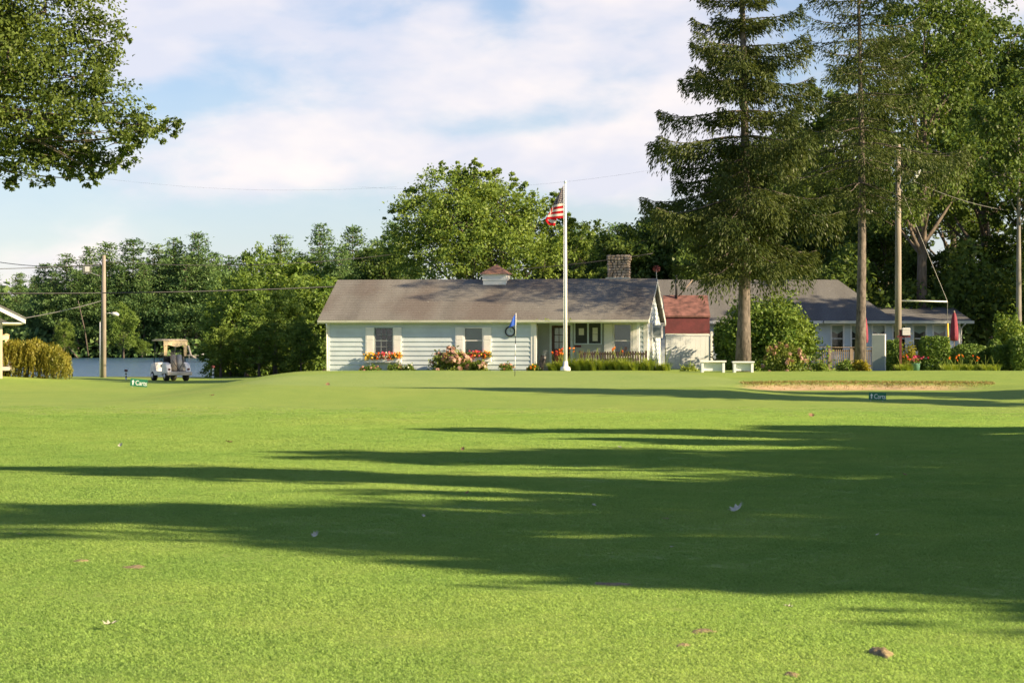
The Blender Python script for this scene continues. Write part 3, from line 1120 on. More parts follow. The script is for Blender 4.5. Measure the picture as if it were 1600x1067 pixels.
def clapboards(parent, mapf, u0, u1, z0, z1, ops, material, step=.215, lim=None):
    z = z0
    while z < z1 - .03:
        ze = min(z + step, z1)
        a0, a1 = (u0, u1) if lim is None else lim(ze)
        if a1 - a0 > .1:
            cuts = [(o[0], o[1]) for o in ops if o[2] < ze - .02 and o[3] > z + .02]
            segs = [(a0, a1)]
            for c0, c1 in cuts:
                ns = []
                for s0, s1 in segs:
                    if c1 <= s0 or c0 >= s1:
                        ns.append((s0, s1))
                    else:
                        if c0 > s0:
                            ns.append((s0, c0))
                        if c1 < s1:
                            ns.append((c1, s1))
                segs = ns
            for s0, s1 in segs:
                if s1 - s0 < .03:
                    continue
                q = [mapf(s0, -.004, z), mapf(s1, -.004, z), mapf(s1, -.044, z), mapf(s0, -.044, z),
                     mapf(s0, -.003, ze - .004), mapf(s1, -.003, ze - .004), mapf(s1, -.012, ze - .004), mapf(s0, -.012, ze - .004)]
                MB().add(q, [(0, 1, 2, 3), (4, 7, 6, 5), (3, 2, 6, 7), (0, 3, 7, 4), (1, 5, 6, 2), (0, 4, 5, 1)]).build('clapboard', material, parent)
        z = ze


mF = lambda u, n, z: (u, n, z)                    # front plane
mB = lambda u, n, z: (u, RC + n, z)               # porch back wall
mE = lambda u, n, z: (-n, u, z)                   # right end wall (u = depth), outward +x
mRt = lambda u, n, z: (XP - n, u, z)              # return wall facing right


def fr(px0, px1, py0, py1, yl):
    a, b = hx(px0, yl), hx(px1, yl)
    m_ = (a + b) / 2
    return (a, b, hz(py1, m_, yl), hz(py0, m_, yl))


def window(parent, mapf, o, cols=3, rows=4, blind=False, frame_m='white', fw=.05, backing='dark'):
    a, b, c, d = o
    f = MB()
    f.box(a - fw, a, -.05, .04, c - fw, d + fw, mapf).box(b, b + fw, -.05, .04, c - fw, d + fw, mapf)
    f.box(a, b, -.05, .04, d, d + fw, mapf).box(a, b, -.07, .04, c - fw, c, mapf)
    w_ = f.build('window', M[frame_m], parent)
    mid = (c + d) / 2
    MB().box(a, b, .0, .035, mid - .02, mid + .02, mapf).build('meeting_rail', M[frame_m], w_)
    if blind:
        MB().box(a, b, .075, .085, c, d, mapf).build('blind', M['blind'], w_)
    else:
        MB().box(a, b, .1, .11, c, d, mapf).build('room_shade_sheet', M[backing], w_)  # dark sheet close behind the panes, standing in for the unlit room
    pw, ph = (b - a) / cols, (d - c) / rows
    for i in range(cols):
        for j in range(rows):
            MB().box(a + i * pw + .008, a + (i + 1) * pw - .008, .028, .032, c + j * ph + .008, c + (j + 1) * ph - .008, mapf).build('pane', M['glass'], w_)
    mm = MB()
    for i in range(1, cols):
        mm.box(a + i * pw - .012, a + i * pw + .012, .012, .027, c, d, mapf)
    for j in range(1, rows):
        if abs(c + j * ph - mid) > .05:
            mm.box(a, b, .013, .026, c + j * ph - .012, c + j * ph + .012, mapf)
    if mm.v:
        mm.build('muntin', M[frame_m], w_)
    return w_


w1 = fr(586.5, 613, 513.5, 551, 0)
w2 = fr(726.5, 753.5, 513, 551, 0)
ops_f = [w1, w2]
wall_panel(house, mF, XL, XP, -.4, ZW, ops_f, M['siding'])
sh_ops = []
for o in (w1, w2):
    sh_ops.append((o[0] - .06, o[1] + .06, o[2] - .06, o[3] + .06))
clapboards(house, mF, XL + .1, XP - .1, -.12, ZW - .12, sh_ops, M['siding'])
MB().box(XL, XP, -.04, -.002, ZW - .12, ZW, None).build('frieze_board', M['siding'], house)
for o, pxs in ((w1, ((571.5, 585), (614.5, 628))), (w2, ((711.5, 725), (755, 768)))):
    for p0, p1 in pxs:
        s0, s1 = hx(p0, 0), hx(p1, 0)
        sh = MB().box(s0, s1, -.075, -.036, o[2] - .1, o[3] + .06).build('shutter', M['white'], house, bevel=.006)
        MB().box(s0 + .05, s1 - .05, -.082, -.0755, o[2] - .02, (o[2] + o[3]) / 2 - .03).box(s0 + .05, s1 - .05, -.082, -.0755, (o[2] + o[3]) / 2 + .03, o[3]).build('shutter_panel', M['white'], sh)
window(house, mF, w1, 3, 4, False, 'grey')
window(house, mF, w2, 1, 2, True)
for x0_, x1_ in ((XL - .03, XL + .1), (XP - .1, XP + .04)):
    MB().box(x0_, x1_, -.05, .0, -.3, ZW).build('corner_board', M['white'], house)
# downspout
MB().tube([(XL + .02, -.34, ZE - .1), (XL + .0, -.2, ZE - .3), (XL - .02, -.09, ZE - .42), (XL - .02, -.09, -.2)], .035, 8).build('downspout', M['white'], house, True)
# return wall of the porch, porch back wall, end walls, rear wall
rw = (.35, 1.1, hz(553, XP, .7), hz(510, XP, .7))
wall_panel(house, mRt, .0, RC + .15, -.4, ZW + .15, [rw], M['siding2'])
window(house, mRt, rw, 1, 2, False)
dr = fr(862, 891.5, 508.5, 583, RC)
wb = fr(960, 985.5, 507.5, 557, RC)
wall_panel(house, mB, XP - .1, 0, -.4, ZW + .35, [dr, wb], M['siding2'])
clapboards(house, mB, hx(995.5, RC), -.1, -.1, ZW, [], M['siding'])
window(house, mB, wb, 1, 2, True)
for p0, p1 in ((944, 957.5), (988, 995)):
    s0, s1 = hx(p0, RC), hx(p1, RC)
    MB().box(s0, s1, RC - .05, RC - .003, wb[2] - .1, wb[3] + .05).build('shutter', M['white'], house, bevel=.006)
MB().box(-.16, .03, RC - .04, RC - .002, -.3, ZW).build('corner_board', M['white'], house)
MB().box(.002, .035, RC - .002, RC + .16, -.3, ZW + .2).build('corner_board', M['white'], house)
MB().box(.002, .035, 2 * DD - .14, 2 * DD, -.3, ZW).build('corner_board', M['white'], house)
# door
d_ = MB()
d_.box(dr[0] - .1, dr[0], RC - .05, RC + .05, dr[2], dr[3] + .1).box(dr[1], dr[1] + .1, RC - .05, RC + .05, dr[2], dr[3] + .1).box(dr[0], dr[1], RC - .05, RC + .05, dr[3], dr[3] + .1)
door = d_.build('door', M['siding'], house)
dw = dr[1] - dr[0]
zs_ = dr[3] - 1.1
st = MB()
st.box(dr[0], dr[0] + .13, RC + .02, RC + .06, dr[2], dr[3]).box(dr[1] - .13, dr[1], RC + .02, RC + .06, dr[2], dr[3])
st.box(dr[0] + .13, dr[1] - .13, RC + .02, RC + .06, dr[3] - .12, dr[3]).box(dr[0] + .13, dr[1] - .13, RC + .02, RC + .06, zs_ - .1, zs_)
pw_ = (dw - .26) / 3
phh = (dr[3] - .12 - zs_) / 3
for i in (1, 2):
    st.box(dr[0] + .13 + i * pw_ - .015, dr[0] + .13 + i * pw_ + .015, RC + .022, RC + .055, zs_, dr[3] - .12)
    st.box(dr[0] + .13, dr[1] - .13, RC + .024, RC + .053, zs_ + i * phh - .015, zs_ + i * phh + .015)
st.build('door_leaf', M['door'], door)
MB().box(dr[0] + .13, dr[1] - .13, RC + .025, RC + .05, dr[2], zs_ - .1).build('lower_panel', M['door_red'], door)
MB().box(dr[0] + .13, dr[1] - .13, RC + .075, RC + .08, zs_, dr[3] - .12).build('curtain', M['paper'], door)
for i in range(3):
    for j in range(3):
        MB().box(dr[0] + .13 + i * pw_ + .016, dr[0] + .13 + (i + 1) * pw_ - .016, RC + .036, RC + .04, zs_ + j * phh + .016, zs_ + (j + 1) * phh - .016).build('pane', M['glass'], door)
MB().lathe([(.02, 0), (.03, -.03), (.0, -.06)], 8, (dr[1] - .07, RC + .02, dr[2] + .95), 1).build('door_knob', M['steel'], door)
# notice boards
nb = fr(898.5, 939.5, 505, 536.5, RC)
mid = hx(919, RC)
q = MB()
q.box(nb[0], nb[1], RC - .03, RC - .002, nb[2], nb[3])
board = q.build('notice_board', M['board'], house)
q = MB()
q.box(nb[0] - .04, nb[0] + .02, RC - .06, RC - .031, nb[2] - .05, nb[3] + .05).box(nb[1] - .02, nb[1] + .04, RC - .06, RC - .031, nb[2] - .05, nb[3] + .05)
q.box(mid - .04, mid + .04, RC - .06, RC - .031, nb[2], nb[3]).box(nb[0] + .02, nb[1] - .02, RC - .061, RC - .031, nb[2] - .05, nb[2]).box(nb[0] + .02, nb[1] - .02, RC - .061, RC - .031, nb[3], nb[3] + .05)
q.build('frame', M['siding'], board)
for r4 in ((904.5, 912.5, 513, 523.5), (926, 934, 512, 522), (926, 934, 522.5, 533)):
    o = fr(*r4, RC)
    MB().box(o[0], o[1], RC - .036, RC - .0305, o[2], o[3]).build('notice_sheet', M['paper'], board)
o = fr(897.5, 908, 539.5, 542.5, RC)
MB().box(o[0], o[1], RC - .02, RC - .002, o[2], o[3]).build('red_plate', M['red'], house)
# porch floor, posts
MB().box(XP + .05, .0, -.1, RC - .002, -.4, .12).build('porch_floor', M['weathered'], house)
for px in (997.5, 836):
    x = hx(px, 0) if px > 900 else XP + .1
    MB().box(x - .065, x + .065, -.07, .06, -.12, ZW - .02).build('porch_post', M['white'], house, bevel=.008)
# right end wall: gable
g = MB()
we = (2.6, 3.5, hz(549, 0, 3), hz(505, 0, 3))
for a, b, c, d in split_rects(RC + .14, 2 * DD, -.4, ZW, [we]):
    g.box(a, b, 0, .14, c, d, mE)
g.prism([(0.15, ZW), (2 * DD - .15, ZW), (DD, ZR - .2)], 0, -.14, 0)
g.build('wall', M['siding'], house)
lim = lambda z: (RC + .16, 2 * DD - .14) if z < ZW else (max(.1, (z - ZE + .14) / SL - OV), min(2 * DD - .1, 2 * DD + OV - (z - ZE + .14) / SL))
clapboards(house, mE, RC + .16, 2 * DD - .14, -.12, ZR - .3, [(we[0] - .06, we[1] + .06, we[2] - .06, we[3] + .06), (4.0, 4.9, hz(528, 0, 4.5), hz(508, 0, 4.5))], M['siding'], .215, lim)
window(house, mE, we, 1, 2, False)
g = MB()
g.box(XL, XL + .14, 0, 2 * DD, -.4, ZW).prism([(0.15, ZW), (2 * DD - .15, ZW), (DD, ZR - .2)], 0, XL, XL + .14)
g.build('wall', M['siding'], house)
MB().box(XL + .14, -.14, 2 * DD - .14, 2 * DD, -.4, ZW).build('wall', M['siding'], house)
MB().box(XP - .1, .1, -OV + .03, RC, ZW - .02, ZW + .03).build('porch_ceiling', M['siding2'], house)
# roof
RX0, RX1 = XL - .40, .26
rf = MB().prism([(-OV, ZE - .02), (-OV, ZE + .05), (DD, ZR + .05), (2 * DD + OV, ZE + .05), (2 * DD + OV, ZE - .02), (DD, ZR - .06)], 0, RX0, RX1)
roof = rf.build('roof', M['roof'], house)
MB().prism([(DD - .16, ZR - .01), (DD, ZR + .075), (DD + .16, ZR - .01)], 0, RX0 - .01, RX1 + .01).build('ridge_cap', M['roof'], roof)
# shingle courses: one thin lapped strip per course
nc_ = 24
for i in range(nc_):
    y0 = -OV - .02 + i * (DD + OV + .02) / nc_
    y1 = y0 + (DD + OV + .02) / nc_ + .03
    if y1 > DD - .05:
        break
    zz0 = ZE + .05 + (y0 + OV) * SL
    zz1 = ZE + .05 + (y1 + OV) * SL
    MB().prism([(y0, zz0 + .004), (y0, zz0 + .020), (y1, zz1 + .006), (y1, zz1 + .003)], 0, RX0 - .012, RX1 + .012).build('shingle_course', M['roof'], roof)
gt = MB().prism([(-OV - .02, ZE + .035), (-OV - .12, ZE + .035), (-OV - .11, ZE - .06), (-OV - .08, ZE - .10), (-OV - .005, ZE - .10)], 0, RX0, RX1)
gt.build('gutter', M['gutter'], roof)
MB().box(RX0 + .02, RX1 - .02, -OV, -OV + .03, ZE - .12, ZE - .021).build('fascia', M['white'], roof)
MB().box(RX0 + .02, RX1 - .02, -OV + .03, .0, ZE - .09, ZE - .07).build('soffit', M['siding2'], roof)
for x0_, x1_ in ((RX1 - .02, RX1 + .015), (RX0 - .015, RX0 + .02)):
    for sgn in (0, 1):
        ya, yb = (-OV - .01, DD) if not sgn else (2 * DD + OV + .01, DD)
        MB().prism([(ya, ZE - .16), (ya, ZE + .03), (yb, ZR + .03 + (0 if not sgn else .001)), (yb, ZR - .16)], 0, x0_, x1_).build('rake_board', M['white'], roof)
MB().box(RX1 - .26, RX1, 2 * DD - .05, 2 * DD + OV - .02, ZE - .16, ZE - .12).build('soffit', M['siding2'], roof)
# cupola
cx0, cx1 = hx(754, DD - .7), hx(790, DD - .7)
cyc = DD
hw = (cx1 - cx0) / 2
zt_ = hz(427, cx0, DD)
zc = hz(450, cx0, DD - .6)
cu = MB().box(cx0, cx1, cyc - hw, cyc + hw, zc - .25, zt_ - .18).build('cupola', M['white'], roof)
MB().box(cx0 - .03, cx1 + .03, cyc - hw - .03, cyc + hw + .03, zt_ - .36, zt_ - .05).build('cupola_frieze', M['white'], cu)
cxm = (cx0 + cx1) / 2
a_ = hw + .14
zap = hz(413.5, cxm, DD)
cr_ = MB()
for i in range(5):
    t0, t1 = i / 5, (i + 1) / 5
    r0, r1 = a_ * (1 - t0) + .02, a_ * (1 - t1) + .02
    z0, z1 = zt_ - .06 + (zap - zt_ + .06) * t0, zt_ - .06 + (zap - zt_ + .06) * t1
    cr_.add([(cxm - r0, cyc - r0, z0), (cxm + r0, cyc - r0, z0), (cxm + r0, cyc + r0, z0), (cxm - r0, cyc + r0, z0),
             (cxm - r1 + .01, cyc - r1 + .01, z1 + .015), (cxm + r1 - .01, cyc - r1 + .01, z1 + .015), (cxm + r1 - .01, cyc + r1 - .01, z1 + .015), (cxm - r1 + .01, cyc + r1 - .01, z1 + .015)],
            [(3, 2, 1, 0), (4, 5, 6, 7), (0, 1, 5, 4), (1, 2, 6, 5), (2, 3, 7, 6), (3, 0, 4, 7)])
cr_.build('cupola_roof', M['copper'], cu)
# stone chimney
qx0, qx1 = hx(951, DD + .3), hx(981.5, DD + .3)
ztop = hz(398.5, qx0, DD + .6)
chy0, chy1 = DD + .15, DD + 1.0
ch = MB().box(qx0 + .04, qx1 - .04, chy0 + .04, chy1 - .04, ZR - .9, ztop - .03).build('chimney', M['mortar'], roof)
rngc = np.random.default_rng(9)
stn = MB()


def stone(c, r3, seed_):
    bm = bmesh.new()
    bmesh.ops.create_icosphere(bm, subdivisions=1, radius=1)
    vs_ = []
    for v in bm.verts:
        k = 1 + .22 * mnoise.noise(v.co * 1.3 + Vector((seed_ * 3.1, seed_, 0)))
        p = Vector([math.copysign(abs(t) ** .7, t) for t in v.co]) * k
        vs_.append((c[0] + p.x * r3[0], c[1] + p.y * r3[1], c[2] + p.z * r3[2]))
    fs = [tuple(v.index for v in f.verts) for f in bm.faces]
    bm.free()
    stn.add(vs_, fs)


z = ZR - .35
row = 0
while z < ztop:
    for face in range(4):
        L = (qx1 - qx0) if face % 2 == 0 else (chy1 - chy0)
        u = rngc.uniform(-.1, 0)
        out = .05 if z > ztop - .22 else 0
        while u < L:
            w_ = rngc.uniform(.13, .27)
            um = min(max(u + w_ / 2, .05), L - .05)
            if face == 0:
                c = (qx0 + um, chy0 + .02 - out, z)
            elif face == 2:
                c = (qx0 + um, chy1 - .02 + out, z)
            elif face == 1:
                c = (qx1 - .02 + out, chy0 + um, z)
            else:
                c = (qx0 + .02 - out, chy0 + um, z)
            hh_ = rngc.uniform(.055, .085)
            r3 = (w_ / 2, .07, hh_) if face % 2 == 0 else (.07, w_ / 2, hh_)
            stone(c, r3, row * 17 + face * 5 + u)
            u += w_
    z += .125
    row += 1
so = stn.build('stone', M['stone'], ch)
tag(so, kind='stuff')
MB().box(qx0 - .12, qx1 + .12, chy0 - .12, chy0 - .06, ZR - .05, ZR + .12).build('flashing', M['steel'], ch)
# red whirligig on the gable peak
wx, wy = hx(1030.5, DD), DD
ww = MB()
wv = house.matrix_basis
orn = thing('wind_spinner', 'red round wind spinner on a rod above the gable peak', 'ornament', tuple((Matrix.Translation((HX0, HY0, HZ0)) @ Matrix.Rotation(-HT, 4, 'Z')) @ Vector((RX1 - .05, DD, ZR + .04))))
MB().tube([(0, 0, -.05), (0, 0, .52)], .012, 6).build('rod', M['steel'], orn)
for i in range(8):
    a = i * math.pi / 4
    c, s = math.cos(a), math.sin(a)
    c2, s2 = math.cos(a + .62), math.sin(a + .62)
    MB().add([(0, -.02, .5), (c * .19, -.05, .5 + s * .17), (c2 * .19, .0, .5 + s2 * .17), (0, -.012, .5), (c * .19, -.04, .5 + s * .17), (c2 * .19, .01, .5 + s2 * .17)],
             [(0, 1, 2), (5, 4, 3), (0, 3, 4, 1), (1, 4, 5, 2), (2, 5, 3, 0)]).build('vane', M['red'], orn)
# window air conditioner
HM = Matrix.Translation((HX0, HY0, HZ0)) @ Matrix.Rotation(-HT, 4, 'Z')
ac = thing('air_conditioner', 'grey box air conditioner mounted through the gable end wall', 'air conditioner', tuple(HM @ Vector((0, 4.45, hz(528, 0, 4.5)))), -HT)
za = .62
MB().box(.0, .42, -.38, .38, 0, za).build('casing', M['acgrey'], ac, bevel=.015)
gq = MB()
for i in range(9):
    gq.box(.421, .432, -.33, .33, .06 + i * .058, .085 + i * .058)
gq.build('grille', M['white'], ac)
MB().box(.03, .39, -.386, -.381, .1, .5).build('side_vent', M['grey'], ac)
# wall clock beside the flag
ck = thing('wall_clock', 'round black rimmed clock on the clapboard wall', 'clock', tuple(HM @ Vector((hx(797.5, 0), -.035, hz(518, -6, 0)))), -HT)
k = MB()
for i in range(28):
    pass
ring = MB()
for i in range(28):
    a, a2 = 2 * math.pi * i / 28, 2 * math.pi * (i + 1) / 28
    for ro, ri in ((.245, .185),):
        q = [(math.cos(t) * r_, y_, math.sin(t) * r_) for t in (a, a2) for r_ in (ri, ro) for y_ in (-.06, 0)]
        ring.add(q, [(0, 2, 6, 4), (1, 5, 7, 3), (2, 3, 7, 6), (0, 4, 5, 1)])
ring.build('rim', M['black'], ck)
MB().lathe([(.19, -.02), (.19, 0)], 24, (0, 0, 0), 1).build('dial', M['siding'], ck)
MB().box(-.008, .008, -.032, -.022, 0, .13).build('hand', M['black'], ck)
MB().box(0, .09, -.034, -.0325, -.008, .008).build('hand', M['black'], ck)
for i in range(12):
    a = i * math.pi / 6
    MB().box(math.cos(a) * .155 - .008, math.cos(a) * .155 + .008, -.026, -.021, math.sin(a) * .155 - .008, math.sin(a) * .155 + .008).build('hour_mark', M['black'], ck)


# ------------------------------------------------------------------ foliage helpers for shrubs
def leafset(rng, c, r3, n, leaf, shell=.5, up=.5, flat=0.0):
    d = rnd_dir(rng, n)
    d[:, 2] = np.abs(d[:, 2]) * (1 - flat) + d[:, 2] * flat
    lump = 1 + .13 * np.sin(d[:, 0] * 7 + c[0] * 3) + .13 * np.sin(d[:, 2] * 8 + d[:, 1] * 5 + c[1])
    p = d * (rng.uniform(shell, 1.05, n) * lump)[:, None] * np.array(r3) + np.array(c)
    return p, d * .6 + rng.normal(size=(n, 3)) * .6, d * .8 + rng.normal(size=(n, 3)) * .5 + np.array([0, 0, up]), leaf * rng.uniform(.6, 1.4, n)


def join_leaf(name, sets, material, parent, asp=.6, bend=.15):
    C, D, NN, L = [np.concatenate([s[i] for s in sets]) for i in range(4)]
    return link(name, leaf_mesh(name, C, D, NN, L, L * asp, bend), material, parent)


def flower_heads(rng, pts, size, petals=6):
    C, D, NN, L = [], [], [], []
    for p in pts:
        d = rnd_dir(rng, petals)
        d[:, 2] += .3
        d[:, 1] -= .3
        C.append(np.array(p) + unit(d) * size * .4)
        D.append(np.cross(d, rng.normal(size=(petals, 3))))
        NN.append(d)
        L.append(size * rng.uniform(.7, 1.2, petals))
    return [np.concatenate(x) for x in (C, D, NN, L)]


def shrub(name, label, px0, px1, pyt, Y, n, leaf, seed, m_l='shrub', flowers=None, group=None, depth=None, cat='shrub', lobes=7, zb=None, sink=0.0, asp=.6):
    rng = np.random.default_rng(seed)
    x = ((px0 + px1) / 2 - 800) / F * Y
    w = (px1 - px0) / F * Y / 2
    zb = gh(x, Y) if zb is None else zb
    h = CZ + (HOR - pyt) / F * Y - zb
    dpt = depth or w * .8
    root = thing(name, label, cat, (x, Y, zb), 0, group)
    sets = [leafset(rng, (0, 0, 0), (w * .86, dpt * .86, h * .9), n // 3, leaf, .4)]
    for i in range(lobes):
        a = i * 2.4
        u = rng.uniform(.25, .62)
        c = (math.cos(a) * w * u, math.sin(a) * dpt * u, h * rng.uniform(.15, .55))
        s = rng.uniform(.32, .45)
        sets.append(leafset(rng, c, (w * s, dpt * s, min(h * s, h - c[2])), int(n * .67 / lobes), leaf, .45))
    join_leaf('foliage', sets, M[m_l], root, asp)
    st_ = MB()
    for i in range(5):
        a = i * 1.3
        st_.tube([(0.03 * math.cos(a), .03 * math.sin(a), -.1), (math.cos(a) * w * .3, math.sin(a) * dpt * .3, h * .6)], [.025, .008], 5, False)
    st_.build('stem', M['bark'], root)
    if flowers:
        for fm, nf, size in flowers:
            C = sets[0][0]
            allp = np.concatenate([s[0] for s in sets])
            out = np.linalg.norm(allp / np.array([w, dpt, h]), axis=1)
            good = np.where((out > np.quantile(out, .7)) & (allp[:, 1] < dpt * .2))[0]
            pk = rng.choice(good, min(nf, len(good)), replace=False)
            fs_ = flower_heads(rng, allp[pk], size)
            tag(join_leaf('flower', [fs_], M[fm], root, .8), kind='stuff')
    return root


# shrubs and flowers along the house wall (bed follows the wall line)
def bedY(px, off):
    x = hx(px, -off)
    return HY0 - x * hs - off * hc


shrub('rose_bush', 'low rose bush with pink blooms at the house corner under the first flower box', 556, 600, 568, bedY(578, .7), 1500, .09, 601, 'shrub', [('pink', 14, .12)], cat='rose bush', depth=.5)
shrub('rose_bush', 'leafy low bush under the window flower box with few pink buds', 600, 636, 566, bedY(618, .7), 1700, .09, 602, 'shrub', [('pink', 5, .09)], cat='rose bush', depth=.5)
shrub('rose_bush', 'small bush with pale buds between flower box and hydrangea', 628, 652, 567, bedY(640, .8), 1000, .09, 603, 'shrub', [('white_fl', 7, .08)], cat='rose bush', depth=.45)
shrub('hydrangea', 'large hydrangea with faded pink heads before the blind window', 664, 744, 542, bedY(700, 1.0), 3600, .13, 604, 'hydra_leaf', [('mauve', 34, .22), ('pink', 14, .2)], cat='hydrangea', depth=.9)
shrub('hydrangea', 'smaller pink hydrangea below the right hand flower box', 728, 766, 560, bedY(748, 1.0), 1500, .12, 605, 'hydra_leaf', [('mauve', 14, .18)], cat='hydrangea', depth=.6)
shrub('rose_bush', 'low pink rose bush by the porch corner under the clock', 776, 806, 566, bedY(790, .8), 1200, .09, 606, 'shrub', [('pink', 12, .11)], cat='rose bush', depth=.45)
shrub('rose_bush', 'low bush with orange pink blooms at the foot of the porch post', 820, 846, 567, bedY(832, .8), 1000, .09, 607, 'shrub', [('orange', 5, .1), ('yellow_fl', 5, .09)], cat='rose bush', depth=.4)


# window boxes
def flower_box(px0, px1, pyt, pyb, label, seed, mats):
    a, b = hx(px0, -.2), hx(px1, -.2)
    m_ = (a + b) / 2
    zb, zt2 = hz(pyb, m_, -.2), hz(pyt, m_, -.2)
    root = thing('flower_box', label, 'flower box', tuple(HM @ Vector((m_, 0, zb))), -HT, 'flower boxes')
    h = zt2 - zb
    w = (b - a) / 2
    MB().box(-w, w, -.34, -.085, 0, h).build('planter', M['white'], root, bevel=.01)
    MB().box(-w * .7, -w * .7 + .04, -.3, -.076, -.12, -.001).box(w * .7, w * .7 + .04, -.3, -.076, -.12, -.001).build('bracket', M['white'], root)
    rng = np.random.default_rng(seed)
    n = 700
    p = np.stack([rng.uniform(-w, w, n), rng.uniform(-.42, -.1, n), h + rng.uniform(-.06, .22, n)], -1)
    join_leaf('foliage', [(p, rng.normal(size=(n, 3)), rng.normal(size=(n, 3)) + np.array([0, -.4, .7]), .075 * rng.uniform(.6, 1.4, n))], M['hydra_leaf'], root)
    for fm, lo, hi, nf in mats:
        q = np.stack([rng.uniform(w * lo, w * hi, nf), rng.uniform(-.48, -.14, nf), h + rng.uniform(-.05, .30, nf)], -1)
        tag(join_leaf('flower', [flower_heads(rng, q, .085, 5)], M[fm], root, .85), kind='stuff')


flower_box(570, 627.5, 560.5, 566.5, 'white flower box with orange and pink blooms under the gridded window', 701,
           [('yellow_fl', -1, -.45, 26), ('orange', -.6, .95, 40), ('hotpink', -.5, .5, 16), ('white_fl', 0, .35, 9), ('red_fl', -.1, .6, 10), ('yellow_fl', .3, 1.05, 16)])
flower_box(728, 768, 558, 565, 'white flower box with red and yellow blooms beside the hydrangea', 702,
           [('hotpink', -.8, .2, 14), ('orange', -.4, .9, 26), ('red_fl', -.5, .6, 12), ('yellow_fl', .2, 1.05, 18)])


# daylilies before the porch
def strap_clump(root, rng, n, h, spread, m_l, base_r=.12):
    Vv, Ff = [], []
    for i in range(n):
        a = rng.uniform(0, 6.283)
        r0 = base_r * math.sqrt(rng.uniform())
        b0 = np.array([math.cos(a + 1) * r0, math.sin(a + 1) * r0, -.03])
        hh_ = h * rng.uniform(.6, 1.15)
        sp = spread * rng.uniform(.4, 1.1)
        w = .016 * rng.uniform(.8, 1.3)
        d = np.array([math.cos(a), math.sin(a), 0])
        sd_ = np.array([-d[1], d[0], 0])
        k = len(Vv)
        for s in (0, .4, .75, 1.0):
            p = b0 + d * sp * s ** 1.6 + np.array([0, 0, hh_ * (1.25 * s - .45 * s ** 3)])
            ww_ = w * (1 - s * .85)
            Vv.append(p - sd_ * ww_)
            Vv.append(p + sd_ * ww_)
        for j in range(3):
            Ff.append((k + 2 * j, k + 2 * j + 1, k + 2 * j + 3, k + 2 * j + 2))
    link('leaves', np_mesh('leaves', np.array(Vv), np.array(Ff)), M[m_l], root)


rngl = np.random.default_rng(55)
for i, px in enumerate(list(np.linspace(864, 1040, 15)) + [870, 878, 910, 965]):
    off = 1.0 if i < 15 else .7
    x = hx(px, -off)
    p = HM @ Vector((x, -off + rngl.uniform(-.15, .15), 0))
    big = i in (1, 2, 8, 15, 16)
    root = thing('daylily', 'clump of yellow green daylily leaves in the bed before the porch' if not big else 'daylily clump with orange red blooms on tall stalks before the porch', 'daylily',
                 (p.x, p.y, gh(p.x, p.y)), rngl.uniform(0, 6), 'daylilies before the porch')
    strap_clump(root, rngl, 150, .60 * rngl.uniform(.7, 1.3), .42, 'lily_leaf', .2)
    sk = MB()
    heads = []
    for j in range(4):
        a = rngl.uniform(0, 6.28)
        t = (math.cos(a) * .22, math.sin(a) * .22, rngl.uniform(.75, 1.05))
        sk.tube([(0, 0, 0), (t[0] * .4, t[1] * .4, t[2] * .6), t], [.008, .006, .005], 4, False)
        heads.append(t)
    sk.build('stalk', M['lily_leaf'], root)
    if big:
        tag(join_leaf('flower', [flower_heads(rngl, heads, .11, 6)], M['orange' if i != 1 else 'red_fl'], root, .6), kind='stuff')

# picket rail before the porch
pk = thing('picket_fence', 'short dark weathered picket fence before the porch', 'fence', tuple(HM @ Vector((0, -.35, 0))), -HT)
xa, xb = hx(906, -.35), hx(1009, -.35)
zt_p = hz(548.5, -2, -.35)
npk = 27
for i in range(npk):
    x = xa + (xb - xa) * i / (npk - 1)
    hj = zt_p + random.uniform(-.03, .02)
    MB().prism([(x - .042, -.05), (x + .042, -.05), (x + .042, hj - .04), (x, hj), (x - .042, hj - .04)], 1, -.012, .012).build('picket', M['brownwood'], pk)
for zz_ in (.32, hz(553, -2, -.35)):
    MB().box(xa - .05, xb + .05, .013, .05, zz_ - .04, zz_ + .04).build('rail', M['brownwood'], pk)
for i in range(3):
    x = xa + (xb - xa) * i / 2
    MB().box(x - .05, x + .05, .051, .14, -.2, zt_p + .02).build('post', M['brownwood'], pk)
# black golf bag leaning by the porch post
gb_ = thing('golf_bag', 'black golf bag leaning against the wall beside the porch post', 'golf bag', tuple(HM @ Vector((hx(845, .3), .3, .12))), -HT)
MB().tube([(-.05, 0, 0), (0, 0, .3), (.10, 0, .62), (.15, 0, .82)], [.12, .14, .14, .15], 12).build('body', M['black'], gb_, True)
MB().tube([(.1, -.14, .25), (.2, -.2, .42), (.2, -.14, .7)], .018, 6).build('strap', M['black'], gb_, True)
MB().box(-.06, .08, -.2, -.12, .2, .5).build('pocket', M['black'], gb_, bevel=.03)
for i in range(5):
    a = i * 1.26
    MB().tube([(.15 + .06 * math.cos(a), .06 * math.sin(a), .8), (.19 + .08 * math.cos(a), .08 * math.sin(a), 1.02 + .03 * (i % 3))], .008, 5).tube(
        [(.19 + .08 * math.cos(a), .08 * math.sin(a), 1.02 + .03 * (i % 3)), (.26 + .08 * math.cos(a), .08 * math.sin(a), 1.03 + .03 * (i % 3))], .02, 6).build('club', M['steel'], gb_)
# weeds growing in the gutter
for i, px in enumerate((839, 853, 858, 891)):
    p = HM @ Vector((hx(px, -.37), -.37, ZE + .0))
    wd = thing('gutter_weed', 'small yellow weed sprouting from the roof gutter', 'weed', tuple(p), i, 'weeds in the gutter')
    strap_clump(wd, rngl, 14, .14 + .05 * (i % 2), .06, 'lily_leaf', .04)

